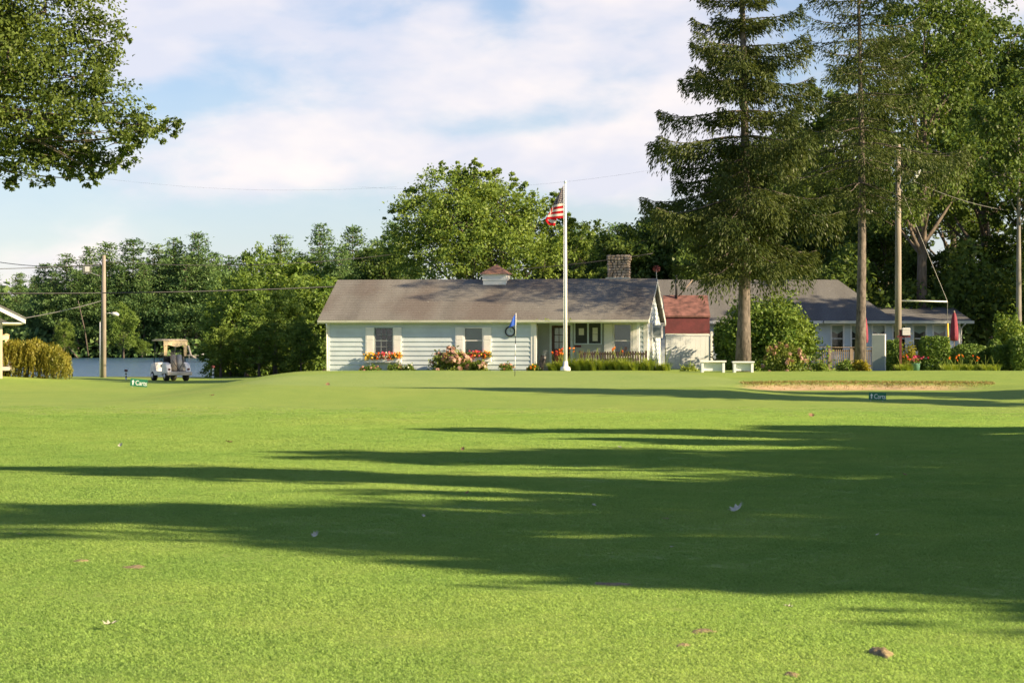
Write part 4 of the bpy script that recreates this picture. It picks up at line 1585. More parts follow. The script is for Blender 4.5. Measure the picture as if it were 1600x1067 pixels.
# ------------------------------------------------------------------ rear clubhouse, red shed, vinyl fence
CY = 127.0
club = thing('clubhouse', 'pale blue grey clubhouse with hipped grey roof and a row of windows', 'building', (0, CY, .5))


def cxp(px, y=0.0):
    return (px - 800) / F * (CY + y)


def czp(py, y=0.0):
    return CZ + (HOR - py) / F * (CY + y) - .5


L0, L1 = cxp(1020), cxp(1500)
ez = czp(503)
wins = [(cxp(a), cxp(b), czp(549), czp(509)) for a, b in ((1300, 1317), (1331, 1344), (1364, 1382), (1396, 1414), (1428, 1446), (1459, 1477))]
low = [(a, b, c, d) for a, b, c, d in wins]
mC = lambda u, n, z: (u, n, z)
wall_panel(club, mC, L0, L1, -.5, ez, low, M['siding'])
clapboards(club, mC, cxp(1100), L1 - .08, -.1, ez - .1, [(a - .09, b + .09, c - .09, d + .09) for a, b, c, d in low], M['siding'], .24)
for o in low:
    a, b, c, d = o
    w_ = window(club, mC, o, 1, 2, False, 'white', .085)
    MB().prism([(a, d), (b, d), (b, d - .28), ((a + b) / 2, d - .42), (a, d - .28)], 1, .06, .07).build('valance', M['paper'], w_)
MB().box(L1 - .08, L1 + .02, -.05, 0, -.4, ez).build('corner_board', M['white'], club)
MB().box(L0, L0 + .14, .14, 8, -.5, ez).box(L1 - .14, L1, .14, 8, -.5, ez).box(L0, L1, 8, 8.14, -.5, ez).build('wall', M['siding'], club)
# hipped main roof, low wing roof
rx0, rx1 = L0 - .4, cxp(1398)
ry0, ry1 = -.5, 8.6
zr_ = czp(437, 4)
ze_ = ez + .04
apx = cxp(1309, 4)
v = [(rx0, ry0, ze_), (rx1, ry0, ze_), (rx1, ry1, ze_), (rx0, ry1, ze_), (rx0 + .2, 4, zr_), (apx, 4, zr_)]
mr = MB().add(v, [(0, 1, 5, 4), (1, 2, 5), (2, 3, 4, 5), (3, 0, 4), (3, 2, 1, 0)]).build('roof', M['roof_grey'], club)
wz = czp(480, 5)
MB().prism([(-.65, ez - .02), (-.65, ez + .06), (5, wz), (8.6, wz - .3), (8.6, ez)], 0, cxp(1290), cxp(1516)).build('wing_roof', M['roof_grey'], club)
MB().box(cxp(1285), cxp(1518), -.76, -.655, ez - .09, ez + .05).build('gutter', M['gutter'], club)
MB().box(L0 - .3, cxp(1284), -.56, -.505, ez - .1, ez + .05).build('gutter', M['white'], club)
MB().tube([(L1 + .15, -.7, ez - .1), (L1 + .03, -.15, ez - .35), (L1 + .03, -.12, -.3)], .04, 6).build('downspout', M['white'], club, True)
# red lean-to
RY = 121.0
red = thing('red_shed', 'red shingled lean-to with mansard front beside the house', 'shed', (P(1042, 545, RY).x, RY, .5))
rw_ = P(1108, 545, RY).x - P(1042, 545, RY).x
zr1 = CZ + (HOR - 462) / F * (RY + 1.6) - .5
zr2 = CZ + (HOR - 496) / F * RY - .5
zr3 = CZ + (HOR - 521) / F * RY - .5
MB().prism([(-.12, zr2), (1.6, zr1 - .06), (1.6, zr1 + .02), (-.14, zr2 + .08)], 0, -.1, rw_ + .05).build('roof', M['redroof'], red)
MB().prism([(-.18, zr3), (-.1, zr3), (0, zr2), (-.05, zr2 + .02)], 0, -.1, rw_ + .02).build('mansard_front', M['red'], red)
MB().prism([(-.1, zr3), (1.6, zr3), (1.6, zr1 - .08), (-.02, zr2 - .01)], 0, rw_ - .06, rw_ + .0).build('side_gable', M['red'], red)
MB().box(-.08, rw_, -.17, -.05, zr3 - .06, zr3 - .005).build('drip_edge', M['gutter'], red)
MB().box(.0, rw_ - .1, 1.5, 1.6, -.5, zr1 - .1).build('wall', M['dark'], red)  # back wall coloured dark to stand for the shade inside
for x in (0.02, rw_ - .12):
    MB().box(x, x + .1, 0.02, .12, -.5, zr3 - .07).build('post', M['weathered'], red)
pipe = MB().tube([(P(1057, 0, RY + 1.3).x - red.location.x, 1.35, zr1 - .4), (P(1057, 0, RY + 1.3).x - red.location.x, 1.35, CZ + (HOR - 427) / F * (RY + 1.3) - .5)], .06, 10)
pipe.build('stove_pipe', M['black'], red, True)
MB().tube([(P(1060, 0, RY + 1.3).x - red.location.x, 1.36, zr1 - .05), (P(1083, 0, RY + 1.3).x - red.location.x, 1.5, zr1 + .8)], .03, 6).build('pipe_brace', M['weathered'], red, True)
# vinyl fence
VY = 117.0
vf = thing('vinyl_fence', 'solid white vinyl fence panel in front of the red lean-to', 'fence', (P(1040, 570, VY).x, VY, .45))
vw = P(1110, 0, VY).x - P(1040, 0, VY).x
vh = CZ + (HOR - 523) / F * VY - .45
nbd = 9
for i in range(nbd):
    x0 = vw * i / nbd
    MB().box(x0 + .0015, x0 + vw / nbd - .0015, 0, .04, -.1, vh - .06).build('board', M['fence_blue'], vf, bevel=.005)
MB().box(-.02, vw, -.02, .06, vh - .058, vh + .02).build('top_rail', M['fence_blue'], vf)
MB().box(vw + .002, vw + .12, -.04, .08, -.1, vh + .1).build('post', M['white'], vf, bevel=.01)
MB().prism([(vw - .02, vh + .1), (vw + .14, vh + .1), (vw + .06, vh + .17)], 1, -.06, .1).build('post_cap', M['white'], vf)

# white benches
for px0, px1, py, lab in ((1093, 1134, 563.5, 'white bench next to the vinyl fence'), (1144, 1178, 564.5, 'white bench at the foot of the thick spruce trunk')):
    Y = 97.2
    x0, x1 = P(px0, 0, Y).x, P(px1, 0, Y).x
    zt2 = CZ + (HOR - py) / F * Y
    xm = (x0 + x1) / 2
    w = (x1 - x0) / 2
    zb = gh(xm, Y)
    bn = thing('bench', lab, 'bench', (xm, Y, zb), 0, 'white benches')
    h = max(zt2 - zb, .4)
    for j in range(3):
        MB().box(-w, w, -.24 + j * .165, -.09 + j * .165, h - .06, h).build('seat_plank', M['white'], bn, bevel=.012)
    for s in (-1, 1):
        MB().box(s * w * .8 - .05, s * w * .8 + .05, -.2, .2, -.05, h - .062).build('leg', M['fence_blue'], bn, bevel=.01)
    MB().box(-w * .74, w * .74, -.03, .03, .06, h - .07).build('apron', M['fence_blue'], bn)

# grey cabinet
Y = 102.0
cb = thing('cabinet', 'tall flat grey cabinet with white side by the wooden rail', 'cabinet', (P(1373, 0, Y).x, Y, gh(P(1373, 0, Y).x, Y)), R(-14))
ch_ = CZ + (HOR - 522) / F * Y - cb.location.z
MB().box(-.27, .25, -.02, .0, .03, ch_ - .03).build('front_panel', M['grey'], cb)
MB().box(-.28, .27, .001, .32, 0, ch_).build('body', M['white'], cb, bevel=.01)

# wooden deck rail
Y = 113.0
rl = thing('deck_railing', 'weathered wooden deck railing below the clubhouse windows', 'railing', (P(1262, 0, Y).x, Y, .55))
rlw = P(1364, 0, Y).x - P(1262, 0, Y).x
rh = CZ + (HOR - 546) / F * Y - .55
for i in range(4):
    x = rlw * i / 3
    MB().box(x - .06, x + .06, -.06, .06, -.2, rh + .08).build('post', M['weathered'], rl)
MB().box(-.05, rlw + .05, -.09, .09, rh + .082, rh + .12).build('top_rail', M['weathered'], rl)
MB().box(0, rlw, .0, .05, rh - .1, rh - .03).build('rail', M['weathered'], rl)
for i in range(31):
    x = rlw * (i + .5) / 31
    MB().box(x - .022, x + .022, -.035, -.002, -.1, rh).build('baluster', M['weathered'], rl)


# folded parasols
for px, pyt, Y, lab in ((1350, 491, 116, 'closed maroon parasol partly behind the thin spruce trunk'), (1491, 488, 117, 'closed maroon parasol at the end of the clubhouse wing')):
    x = P(px, 0, Y).x
    t = CZ + (HOR - pyt) / F * Y - .55
    um = thing('parasol', lab, 'parasol', (x, Y, .55), 0, 'closed parasols')
    prof = [(.03, t), (.07, t - .1), (.11, t - .3), (.15, t - .7), (.17, t - 1.1), (.16, t - 1.35), (.03, t - 1.38)]
    cn = MB()
    n_ = 20
    for r_, z_ in prof:
        for k in range(n_):
            a = 2 * math.pi * k / n_
            rr = r_ * (1 + .22 * math.cos(a * 8))
            cn.v.append((rr * math.cos(a), rr * math.sin(a), z_))
    for i in range(len(prof) - 1):
        for k in range(n_):
            a = i * n_ + k
            b2 = i * n_ + (k + 1) % n_
            cn.f.append((a, b2, b2 + n_, a + n_))
    cn.build('canopy', M['maroon'], um, True)
    MB().tube([(0, 0, 0), (0, 0, t + .03)], .022, 8).build('pole', M['weathered'], um)
    MB().lathe([(.04, t - .02), (.05, t + .03), (.0, t + .1)], 8).build('finial', M['weathered'], um)
    MB().lathe([(.24, 0), (.24, .06), (.05, .1)], 12).build('base', M['grey'], um)

# big dogwood-like shrub between spruce and clubhouse, hydrangea in front
shrub('round_shrub', 'big round leafy shrub behind the thick spruce trunk', 1116, 1300, 450, 112.5, 34000, .15, 611, 'shrub', depth=3.0, lobes=16, zb=.4)
shrub('hydrangea', 'hydrangea with brownish pink heads right of the thick spruce trunk', 1186, 1264, 532, 103.5, 4000, .12, 612, 'hydra_leaf', [('mauve', 40, .16)], cat='hydrangea', depth=.9)
shrub('dark_bush', 'dark leafy bush between the vinyl fence and the spruce trunk', 1108, 1168, 486, 115.3, 9000, .14, 613, 'hedge', depth=1.1, zb=.45)
shrub('low_plant', 'low yellow green plant at the foot of the vinyl fence', 1058, 1092, 566, 107, 900, .09, 614, 'lily_leaf', depth=.4)
shrub('low_plant', 'low brown green plant under the deck railing', 1300, 1340, 556, 105, 1300, .09, 615, 'shrub', depth=.5)
shrub('low_plant', 'pale green low plant beside the grey cabinet', 1324, 1364, 561, 103, 1300, .1, 616, 'lime', depth=.5)
shrub('low_plant', 'small green plant below the end of the railing', 1262, 1300, 562, 104, 1000, .09, 617, 'shrub', depth=.5)


# clipped hedges
def hedge(label, px0, px1, pyt, Y, depth, n, seed, m_l='hedge', power=6, group='clipped hedges'):
    rng = np.random.default_rng(seed)
    x = ((px0 + px1) / 2 - 800) / F * Y
    w = (px1 - px0) / F * Y / 2
    zb = gh(x, Y)
    h = CZ + (HOR - pyt) / F * Y - zb
    root = thing('hedge', label, 'hedge', (x, Y, zb), 0, group)
    n = int(n * 2.2)
    d = rnd_dir(rng, n)
    q = d / (np.abs(d) ** power).sum(1, keepdims=True) ** (1 / power)
    q *= (rng.uniform(.80, 1.02, n) + .03 * np.sin(d[:, 0] * 9) * np.sin(d[:, 2] * 8))[:, None]
    p = q * np.array([w, depth, h / 2]) + np.array([0, 0, h / 2])
    join_leaf('foliage', [(p, rng.normal(size=(n, 3)), d * .9 + rng.normal(size=(n, 3)) * .5, .1 * rng.uniform(.6, 1.4, n))], M[m_l], root)
    MB().tube([(0, 0, -.1), (0, 0, h * .7)], [.06, .02], 6).build('stem', M['bark'], root)


hedge('tall clipped block hedge behind the flower pot', 1438, 1482, 526, 101, .7, 4200, 621)
hedge('wide low domed hedge behind the orange daylilies', 1482, 1548, 538, 104, 1.0, 4600, 622, power=2.6)
hedge('squat clipped hedge between the dome and the edge block', 1546, 1580, 540, 103, .8, 3200, 623)
hedge('dark tall clipped block hedge closing the row', 1578, 1612, 526, 102, .8, 3600, 624)
hedge('dark hedge in the shade behind the grey cabinet', 1384, 1408, 532, 105, .7, 2200, 625)
hedge('small rounded hedge above the squat one', 1544, 1566, 530, 108, .7, 1800, 626, power=2.4)
shrub('golden_shrub', 'bright yellow green shrub behind the red flower pot', 1404, 1440, 530, 104, 2200, .09, 627, 'lime', depth=.7)
shrub('green_shrub', 'loose leafy green shrub behind the end of the hedges', 1545, 1610, 478, 112, 5000, .14, 628, 'shrub', depth=1.2, zb=.5)
# pot with red flowers
Y = 100.5
px_ = P(1431, 0, Y).x
pt = thing('flower_pot', 'green pot of hot pink flowers before the golden shrub', 'flower pot', (px_, Y, gh(px_, Y)))
MB().lathe([(.15, 0), (.19, .3), (.2, .32), (.16, .32)], 14).build('pot', M['pot'], pt, True)
rg = np.random.default_rng(3)
qq = np.stack([rg.normal(size=30) * .14, rg.normal(size=30) * .12, .45 + rg.uniform(-.05, .18, 30)], -1)
join_leaf('flower', [flower_heads(rg, qq, .08, 5)], M['hotpink'], pt, .85)
qq = np.stack([rg.normal(size=160) * .15, rg.normal(size=160) * .13, .34 + rg.uniform(-.03, .18, 160)], -1)
join_leaf('foliage', [(qq, rg.normal(size=(160, 3)), rg.normal(size=(160, 3)) + np.array([0, 0, .6]), .08 * np.ones(160))], M['shrub'], pt)
for i, (px, Y) in enumerate(((1491, 100.2), (1503, 100.4), (1516, 100.3), (1527, 100.5), (1540, 100.2), (1418, 99.6), (1408, 99.6), (1478, 99.8), (1554, 100.3))):
    x = P(px, 0, Y).x
    bl = i in (0, 1, 3, 5)
    root = thing('daylily', 'daylily clump with orange blooms in the hedge bed' if bl else 'yellow green daylily leaves in the hedge bed', 'daylily', (x, Y, gh(x, Y)), i, 'daylilies before the hedges')
    strap_clump(root, rngl, 110, .36, .36, 'lily_leaf', .2)
    sk = MB()
    heads = []
    for j in range(4):
        a = rngl.uniform(0, 6.28)
        t = (math.cos(a) * .2, math.sin(a) * .2, rngl.uniform(.42, .66))
        sk.tube([(0, 0, 0), (t[0] * .4, t[1] * .4, t[2] * .6), t], [.008, .006, .005], 4, False)
        heads.append(t)
    sk.build('stalk', M['lily_leaf'], root)
    if bl:
        tag(join_leaf('flower', [flower_heads(rngl, heads, .075, 6)], M['orange'], root, .6), kind='stuff')
# red post with box
Y = 103.0
x = P(1407, 0, Y).x
rp = thing('sign_post', 'dark red post with crossbar and small white hanging box', 'post', (x, Y, gh(x, Y)))
hz2 = CZ + (HOR - 515) / F * Y - rp.location.z
MB().box(-.05, .05, -.05, .05, -.1, hz2).build('post', M['red'], rp)
MB().box(-.14, .42, -.04, .04, hz2 - .33, hz2 - .25).build('crossbar', M['red'], rp)
MB().box(.07, .4, -.1, .1, hz2 - .24, hz2 + .02).build('box', M['acgrey'], rp, bevel=.01)
MB().prism([(.05, hz2 + .02), (.42, hz2 + .02), (.38, hz2 + .07), (.09, hz2 + .07)], 1, -.12, .12).build('lid', M['white'], rp)

# ------------------------------------------------------------------ poles, wires
def wire(label, a, b, sag, r_, m_='wire', n=22, cat='wire'):
    a, b = Vector(a), Vector(b)
    pts = []
    for i in range(n + 1):
        t = i / n
        p = a.lerp(b, t)
        p.z -= sag * 4 * t * (1 - t)
        pts.append(p)
    w = MB().tube(pts, r_, 5)
    o = w.build('overhead_wire', M[m_], None, True)
    return tag(o, label, cat)


# right pole
Y = 113.5
x = P(1403.5, 0, Y).x
zb = gh(x, Y)
rpole = thing('utility_pole', 'tall grey wooden utility pole rising between the hedges and the spruce', 'pole', (x, Y, zb))
zt3 = CZ + (HOR - 226) / F * Y - zb
MB().tube([(0, 0, -.5), (0, 0, zt3 * .5), (0, 0, zt3)], [.165, .145, .115], 12).build('shaft', M['wood_pole'], rpole, True)
zc2 = CZ + (HOR - 292) / F * Y - zb
arm = MB().tube([(.1, -.05, zc2), (.35, -.15, zc2 + .12), (.62, -.25, zc2 + .18)], .022, 6).build('lamp_arm', M['steel'], rpole, True)
lm = MB()
for s_ in range(7):
    t = s_ / 6
    c = Vector((.55 + .42 * t, -.22 - .1 * t, zc2 + .14 + .62 * t))
    rr = .04 + .11 * math.sin(math.pi * min(1, t * .95 + .1)) ** .8
    for k in range(10):
        a = 2 * math.pi * k / 10
        lm.v.append((c.x + rr * math.cos(a), c.y + rr * math.sin(a), c.z + rr * .2 * math.cos(a)))
for i in range(6):
    for k in range(10):
        a = i * 10 + k
        b2 = i * 10 + (k + 1) % 10
        lm.f.append((a, b2, b2 + 10, a + 10))
lm.f.append(tuple(range(60, 70)))
lm.f.append(tuple(range(10))[::-1])
lm.build('lamp_head', M['lamp'], rpole, True)
zs2 = CZ + (HOR - 470) / F * Y - zb
sx_ = (1480 - 1403.5) / F * Y
MB().tube([(.1, 0, zs2), (sx_, 0, zs2 - .04)], .035, 8).build('guy_strut', M['white'], rpole, True)
MB().tube([(.11, 0, zc2 - .05), (sx_, 0, zs2), (sx_ + .03, 0, zs2 - 1.2), (sx_ + .08, 0, .1)], .014, 6).build('guy_wire', M['wire_pale'], rpole)
MB().tube([(sx_ + .02, -.001, zs2 - 1.05), (sx_ + .09, -.001, 0.05)], .045, 8).build('guy_guard', M['yellow'], rpole, True)
MB().tube([(.0, 0, zt3 - .35), (.0, 0, zt3 - .33)], .14, 12).tube([(0, 0, zc2 - 1.2), (0, 0, zc2 - 1.17)], .158, 12).build('band', M['steel'], rpole)
# left pole
Y = 117.0
x = P(162, 0, Y).x
zb = gh(x, Y)
lpole = thing('utility_pole', 'brown wooden utility pole at the lake edge with a street lamp arm', 'pole', (x, Y, zb))
zt4 = CZ + (HOR - 399) / F * Y - zb
MB().tube([(0, 0, -.4), (0, 0, zt4 * .5), (0, 0, zt4)], [.13, .115, .09], 12).build('shaft', M['wood_pole'], lpole, True)
zl = CZ + (HOR - 490) / F * Y - zb
MB().tube([(.09, -.03, zl), (.3, -.05, zl + .03), (.42, -.06, zl)], .02, 6).build('lamp_arm', M['white'], lpole, True)
MB().tube([(.36, -.06, zl + .02), (.5, -.06, zl - .01), (.62, -.06, zl - .03), (.74, -.06, zl - .07)], [.03, .09, .1, .05], 10).build('lamp_head', M['white'], lpole, True)
MB().tube([(-.16, -.03, -.2), (-.16, -.03, CZ + (HOR - 503) / F * Y - zb)], .035, 8).build('conduit', M['white'], lpole, True)
zx = CZ + (HOR - 421) / F * Y - zb
gq = MB()
x0 = (130.5 - 162) / F * Y
x1 = (143 - 162) / F * Y
gq.box(x0, x1, -.12, -.08, zx - .2, zx - .16).box(x0, x1, -.12, -.08, zx + .18, zx + .22).box(x0, x0 + .04, -.121, -.079, zx - .159, zx + .179).box(x1 - .04, x1, -.121, -.079, zx - .159, zx + .179)
gq.build('crate_frame', M['wire_pale'], lpole)
MB().box(x0 + .08, x1 - .08, -.11, -.09, zx - .12, zx + .14).build('crate_panel', M['acgrey'], lpole)
MB().tube([(x1 - .02, -.1, zx + .1), (-.09, 0, zx + .22)], .015, 5).tube([(x1 - .02, -.1, zx - .17), (-.09, 0, zx - .35)], .015, 5).build('bracket', M['steel'], lpole)
LP = Vector((x, Y, 0))
wire('thin wire from the lake side pole head running left', P(158, 414, 117), P(-60, 398, 130), .3, .018)
wire('pale wire from the framed box on the lake side pole', P(158, 413, 117), P(-60, 421, 117), .05, .018, 'wire_pale')
wire('thin wire from the lake side pole over the trees to the maple', P(164, 409, 117), P(610, 398, 133), .35, .016)
wire('pale slack wire dropping left from the lake side pole', P(159, 470, 117), P(-50, 508, 100), .15, .018, 'wire_pale')
wire('thick black cable from the left into the house gable', P(-60, 458, 105), HM @ Vector((RX0 + .12, DD - .4, ZR - .25)), .12, .026)
wire('thick black cable passing behind the chimney towards the wood', P(760, 424, 127), P(1020, 396, 127), .12, .022)
wire('high thin wire crossing the sky behind the flagpole', P(560, 292, 240), P(1030, 264, 200), .8, .0055, 'wire_pale')
wire('faint thin wire crossing the sky left of the maple', P(140, 276, 260), P(620, 292, 240), .8, .0055, 'wire_pale')
wire('thin wire from the right pole head to the oaks', P(1425, 282, 113.5), P(1580, 330, 118), .2, .014, 'wire_pale')
# floodlight on the thin spruce
fl = thing('floodlight', 'small white floodlight fixed high on the thin spruce trunk', 'floodlight', (S2X + .24, S2Y - .12, CZ + (HOR - 332) / F * 110.7))
MB().box(.02, .3, -.1, .08, -.07, .07).build('housing', M['white'], fl, bevel=.02)
MB().tube([(-.12, .1, 0), (.05, 0, 0)], .02, 6).build('bracket', M['steel'], fl)

# ------------------------------------------------------------------ flagpole and flag
Y = 107.0
x = P(883.5, 0, Y).x
zb = gh(x, Y)
fp = thing('flagpole', 'tall white flagpole on a round white base before the porch', 'flagpole', (x, Y, zb))
zt5 = CZ + (HOR - 287) / F * Y - zb
MB().tube([(0, 0, 0), (0, 0, zt5 * .5), (0, 0, zt5)], [.088, .075, .045], 14).build('shaft', M['white'], fp, True)
MB().lathe([(.22, -.05), (.22, .3), (.2, .38), (.12, .42), (.1, .62), (.09, .64)], 18).build('base', M['white'], fp, True)
MB().lathe([(0.01, zt5), (.05, zt5 + .02), (.07, zt5 + .07), (.05, zt5 + .12), (0.01, zt5 + .14)], 12).build('ball', M['lamp'], fp, True)
MB().tube([(-.09, -.05, 1.0), (-.075, -.05, zt5 - .05)], .008, 4).build('halyard', M['white'], fp)
m = bpy.data.materials.new('flag_cloth')
N = Nodes(m)
uv = N.n('ShaderNodeUVMap')
sp2_ = N.n('ShaderNodeSeparateXYZ')
N.l(uv.outputs[0], sp2_.inputs[0])


def nm(op, a, b_=None):
    q = N.n('ShaderNodeMath', operation=op)
    for i, v_ in enumerate((a, b_)):
        if v_ is None:
            continue
        if isinstance(v_, (int, float)):
            q.inputs[i].default_value = v_
        else:
            N.l(v_, q.inputs[i])
    return q.outputs[0]


u_, v_ = sp2_.outputs[0], sp2_.outputs[1]          # v: 0 bottom .. 1 top
stripe = nm('MODULO', nm('FLOOR', nm('MULTIPLY', v_, 13)), 2)
colr = N.mix(stripe, (.55, .02, .03), (.8, .77, .72))
colr_n = N.mix(nm('GREATER_THAN', nm('MODULO', nm('FLOOR', nm('MULTIPLY', v_, 13)), 2), .5), (.55, .02, .03), (.8, .77, .72))
# stars on a staggered grid in the canton
su = nm('MULTIPLY', u_, 11 / .4 / 2)
sv = nm('MULTIPLY', nm('SUBTRACT', v_, 6 / 13), 9 / (7 / 13) / 2)
fa = nm('SUBTRACT', nm('FRACT', su), .5)
fb = nm('SUBTRACT', nm('FRACT', sv), .5)
star = nm('LESS_THAN', nm('ADD', nm('MULTIPLY', fa, fa), nm('MULTIPLY', fb, fb)), .045)
fa2 = nm('SUBTRACT', nm('FRACT', nm('ADD', su, .5)), .5)
fb2 = nm('SUBTRACT', nm('FRACT', nm('ADD', sv, .5)), .5)
star2 = nm('LESS_THAN', nm('ADD', nm('MULTIPLY', fa2, fa2), nm('MULTIPLY', fb2, fb2)), .045)
canton = N.mix(nm('MAXIMUM', star, star2), (.035, .03, .075), (.55, .53, .5))
incan = nm('MULTIPLY', nm('LESS_THAN', u_, .4), nm('GREATER_THAN', v_, 6 / 13))
colr_n = N.mix(incan, colr_n, canton)
d = N.n('ShaderNodeBsdfDiffuse')
t = N.n('ShaderNodeBsdfTranslucent')
N.l(colr_n, d.inputs[0])
N.l(colr_n, t.inputs[0])
ms = N.n('ShaderNodeMixShader')
ms.inputs[0].default_value = .35
N.l(d.outputs[0], ms.inputs[1])
N.l(t.outputs[0], ms.inputs[2])
N.l(ms.outputs[0], N.out.inputs[0])
nu, nv = 40, 30
Vv = []
ppm = F / Y
zh0 = CZ + (HOR - 290) / F * Y - zb
hoist = 51 / ppm
for j in range(nv + 1):
    v = j / nv                                    # 0 top
    for i in range(nu + 1):
        u = i / nu
        wv_ = (6 + 24 * v) / ppm if v > .0 else .1
        wv_ = (1.5 + 27 * v ** .9) / ppm
        if u <= .42:
            s = u / .42
            xx = -.09 - wv_ * s
            yy = -.05 + .07 * math.sin(s * 7 + v * 3) * s
            drop = (2 + 7 * (1 - v)) / ppm * s * (.3 + .7 * v) + (28 / ppm) * (1 - v) * 0
        else:
            s = (u - .42) / .58
            xx = -.09 - wv_ * (1 - .55 * s) - .02 * math.sin(s * 6)
            yy = .02 + .12 * s + .05 * math.sin(s * 9 + v * 4)
            drop = (2 + 7 * (1 - v)) / ppm * (.3 + .7 * v) + (9.5 / ppm) * math.sin(min(1, s * 1.6) * math.pi / 2) * v ** 2 + (10 / ppm) * s * (1 - v)
        Vv.append((xx, yy, zh0 - hoist * v - drop))
Ff = [(j * (nu + 1) + i, j * (nu + 1) + i + 1, (j + 1) * (nu + 1) + i + 1, (j + 1) * (nu + 1) + i) for j in range(nv) for i in range(nu)]
fme = np_mesh('flag', np.array(Vv), np.array(Ff))
uvl = fme.uv_layers.new(name='UVMap')
li = np.zeros(len(fme.loops), np.int32)
fme.loops.foreach_get('vertex_index', li)
uvs = np.stack([(li % (nu + 1)) / nu, 1 - (li // (nu + 1)) / nv], -1)
uvl.data.foreach_set('uv', uvs.astype(np.float32).ravel())
fo = link('flag', fme, m, None, True)
fo.location = (x, Y, zb)
tag(fo, 'striped national flag with starred dark canton hanging limp from the pole', 'flag')

# golf pin
Y = next(y for y in np.arange(78, 100, .1) if HOR + (CZ - gh(.1, y)) / y * F < 587.5)
x = P(804.5, 0, Y).x
zb = gh(x, Y)
pin = thing('golf_pin', 'golf flagstick with small blue flag standing on the putting green', 'golf flag', (x, Y, zb))
top = CZ + (HOR - 489) / F * Y - zb
for i, (a, b2, mm_) in enumerate(((-.1, .3, 'black'), (.3, .75, 'white'), (.75, .8, 'black'), (.8, 1.2, 'white'), (1.2, 1.5, 'black'), (1.5, top, 'white'))):
    MB().tube([(.04 * a / top, 0, a), (.04 * b2 / top, 0, b2)], .013, 7).build('stick_section', M[mm_], pin, True)
fm = MB()
for j in range(7):
    v = j / 6
    for i in range(7):
        u = i / 6
        w = .02 + .25 * v ** .8
        fm.v.append((.03 - w * u, .04 * math.sin(u * 5 + v * 2) * u, top - .02 - .42 * v - .1 * u * (.3 + v)))
for j in range(6):
    for i in range(6):
        a = j * 7 + i
        fm.f.append((a, a + 1, a + 8, a + 7))
fm.build('pin_flag', M['blueflag'], pin, True)

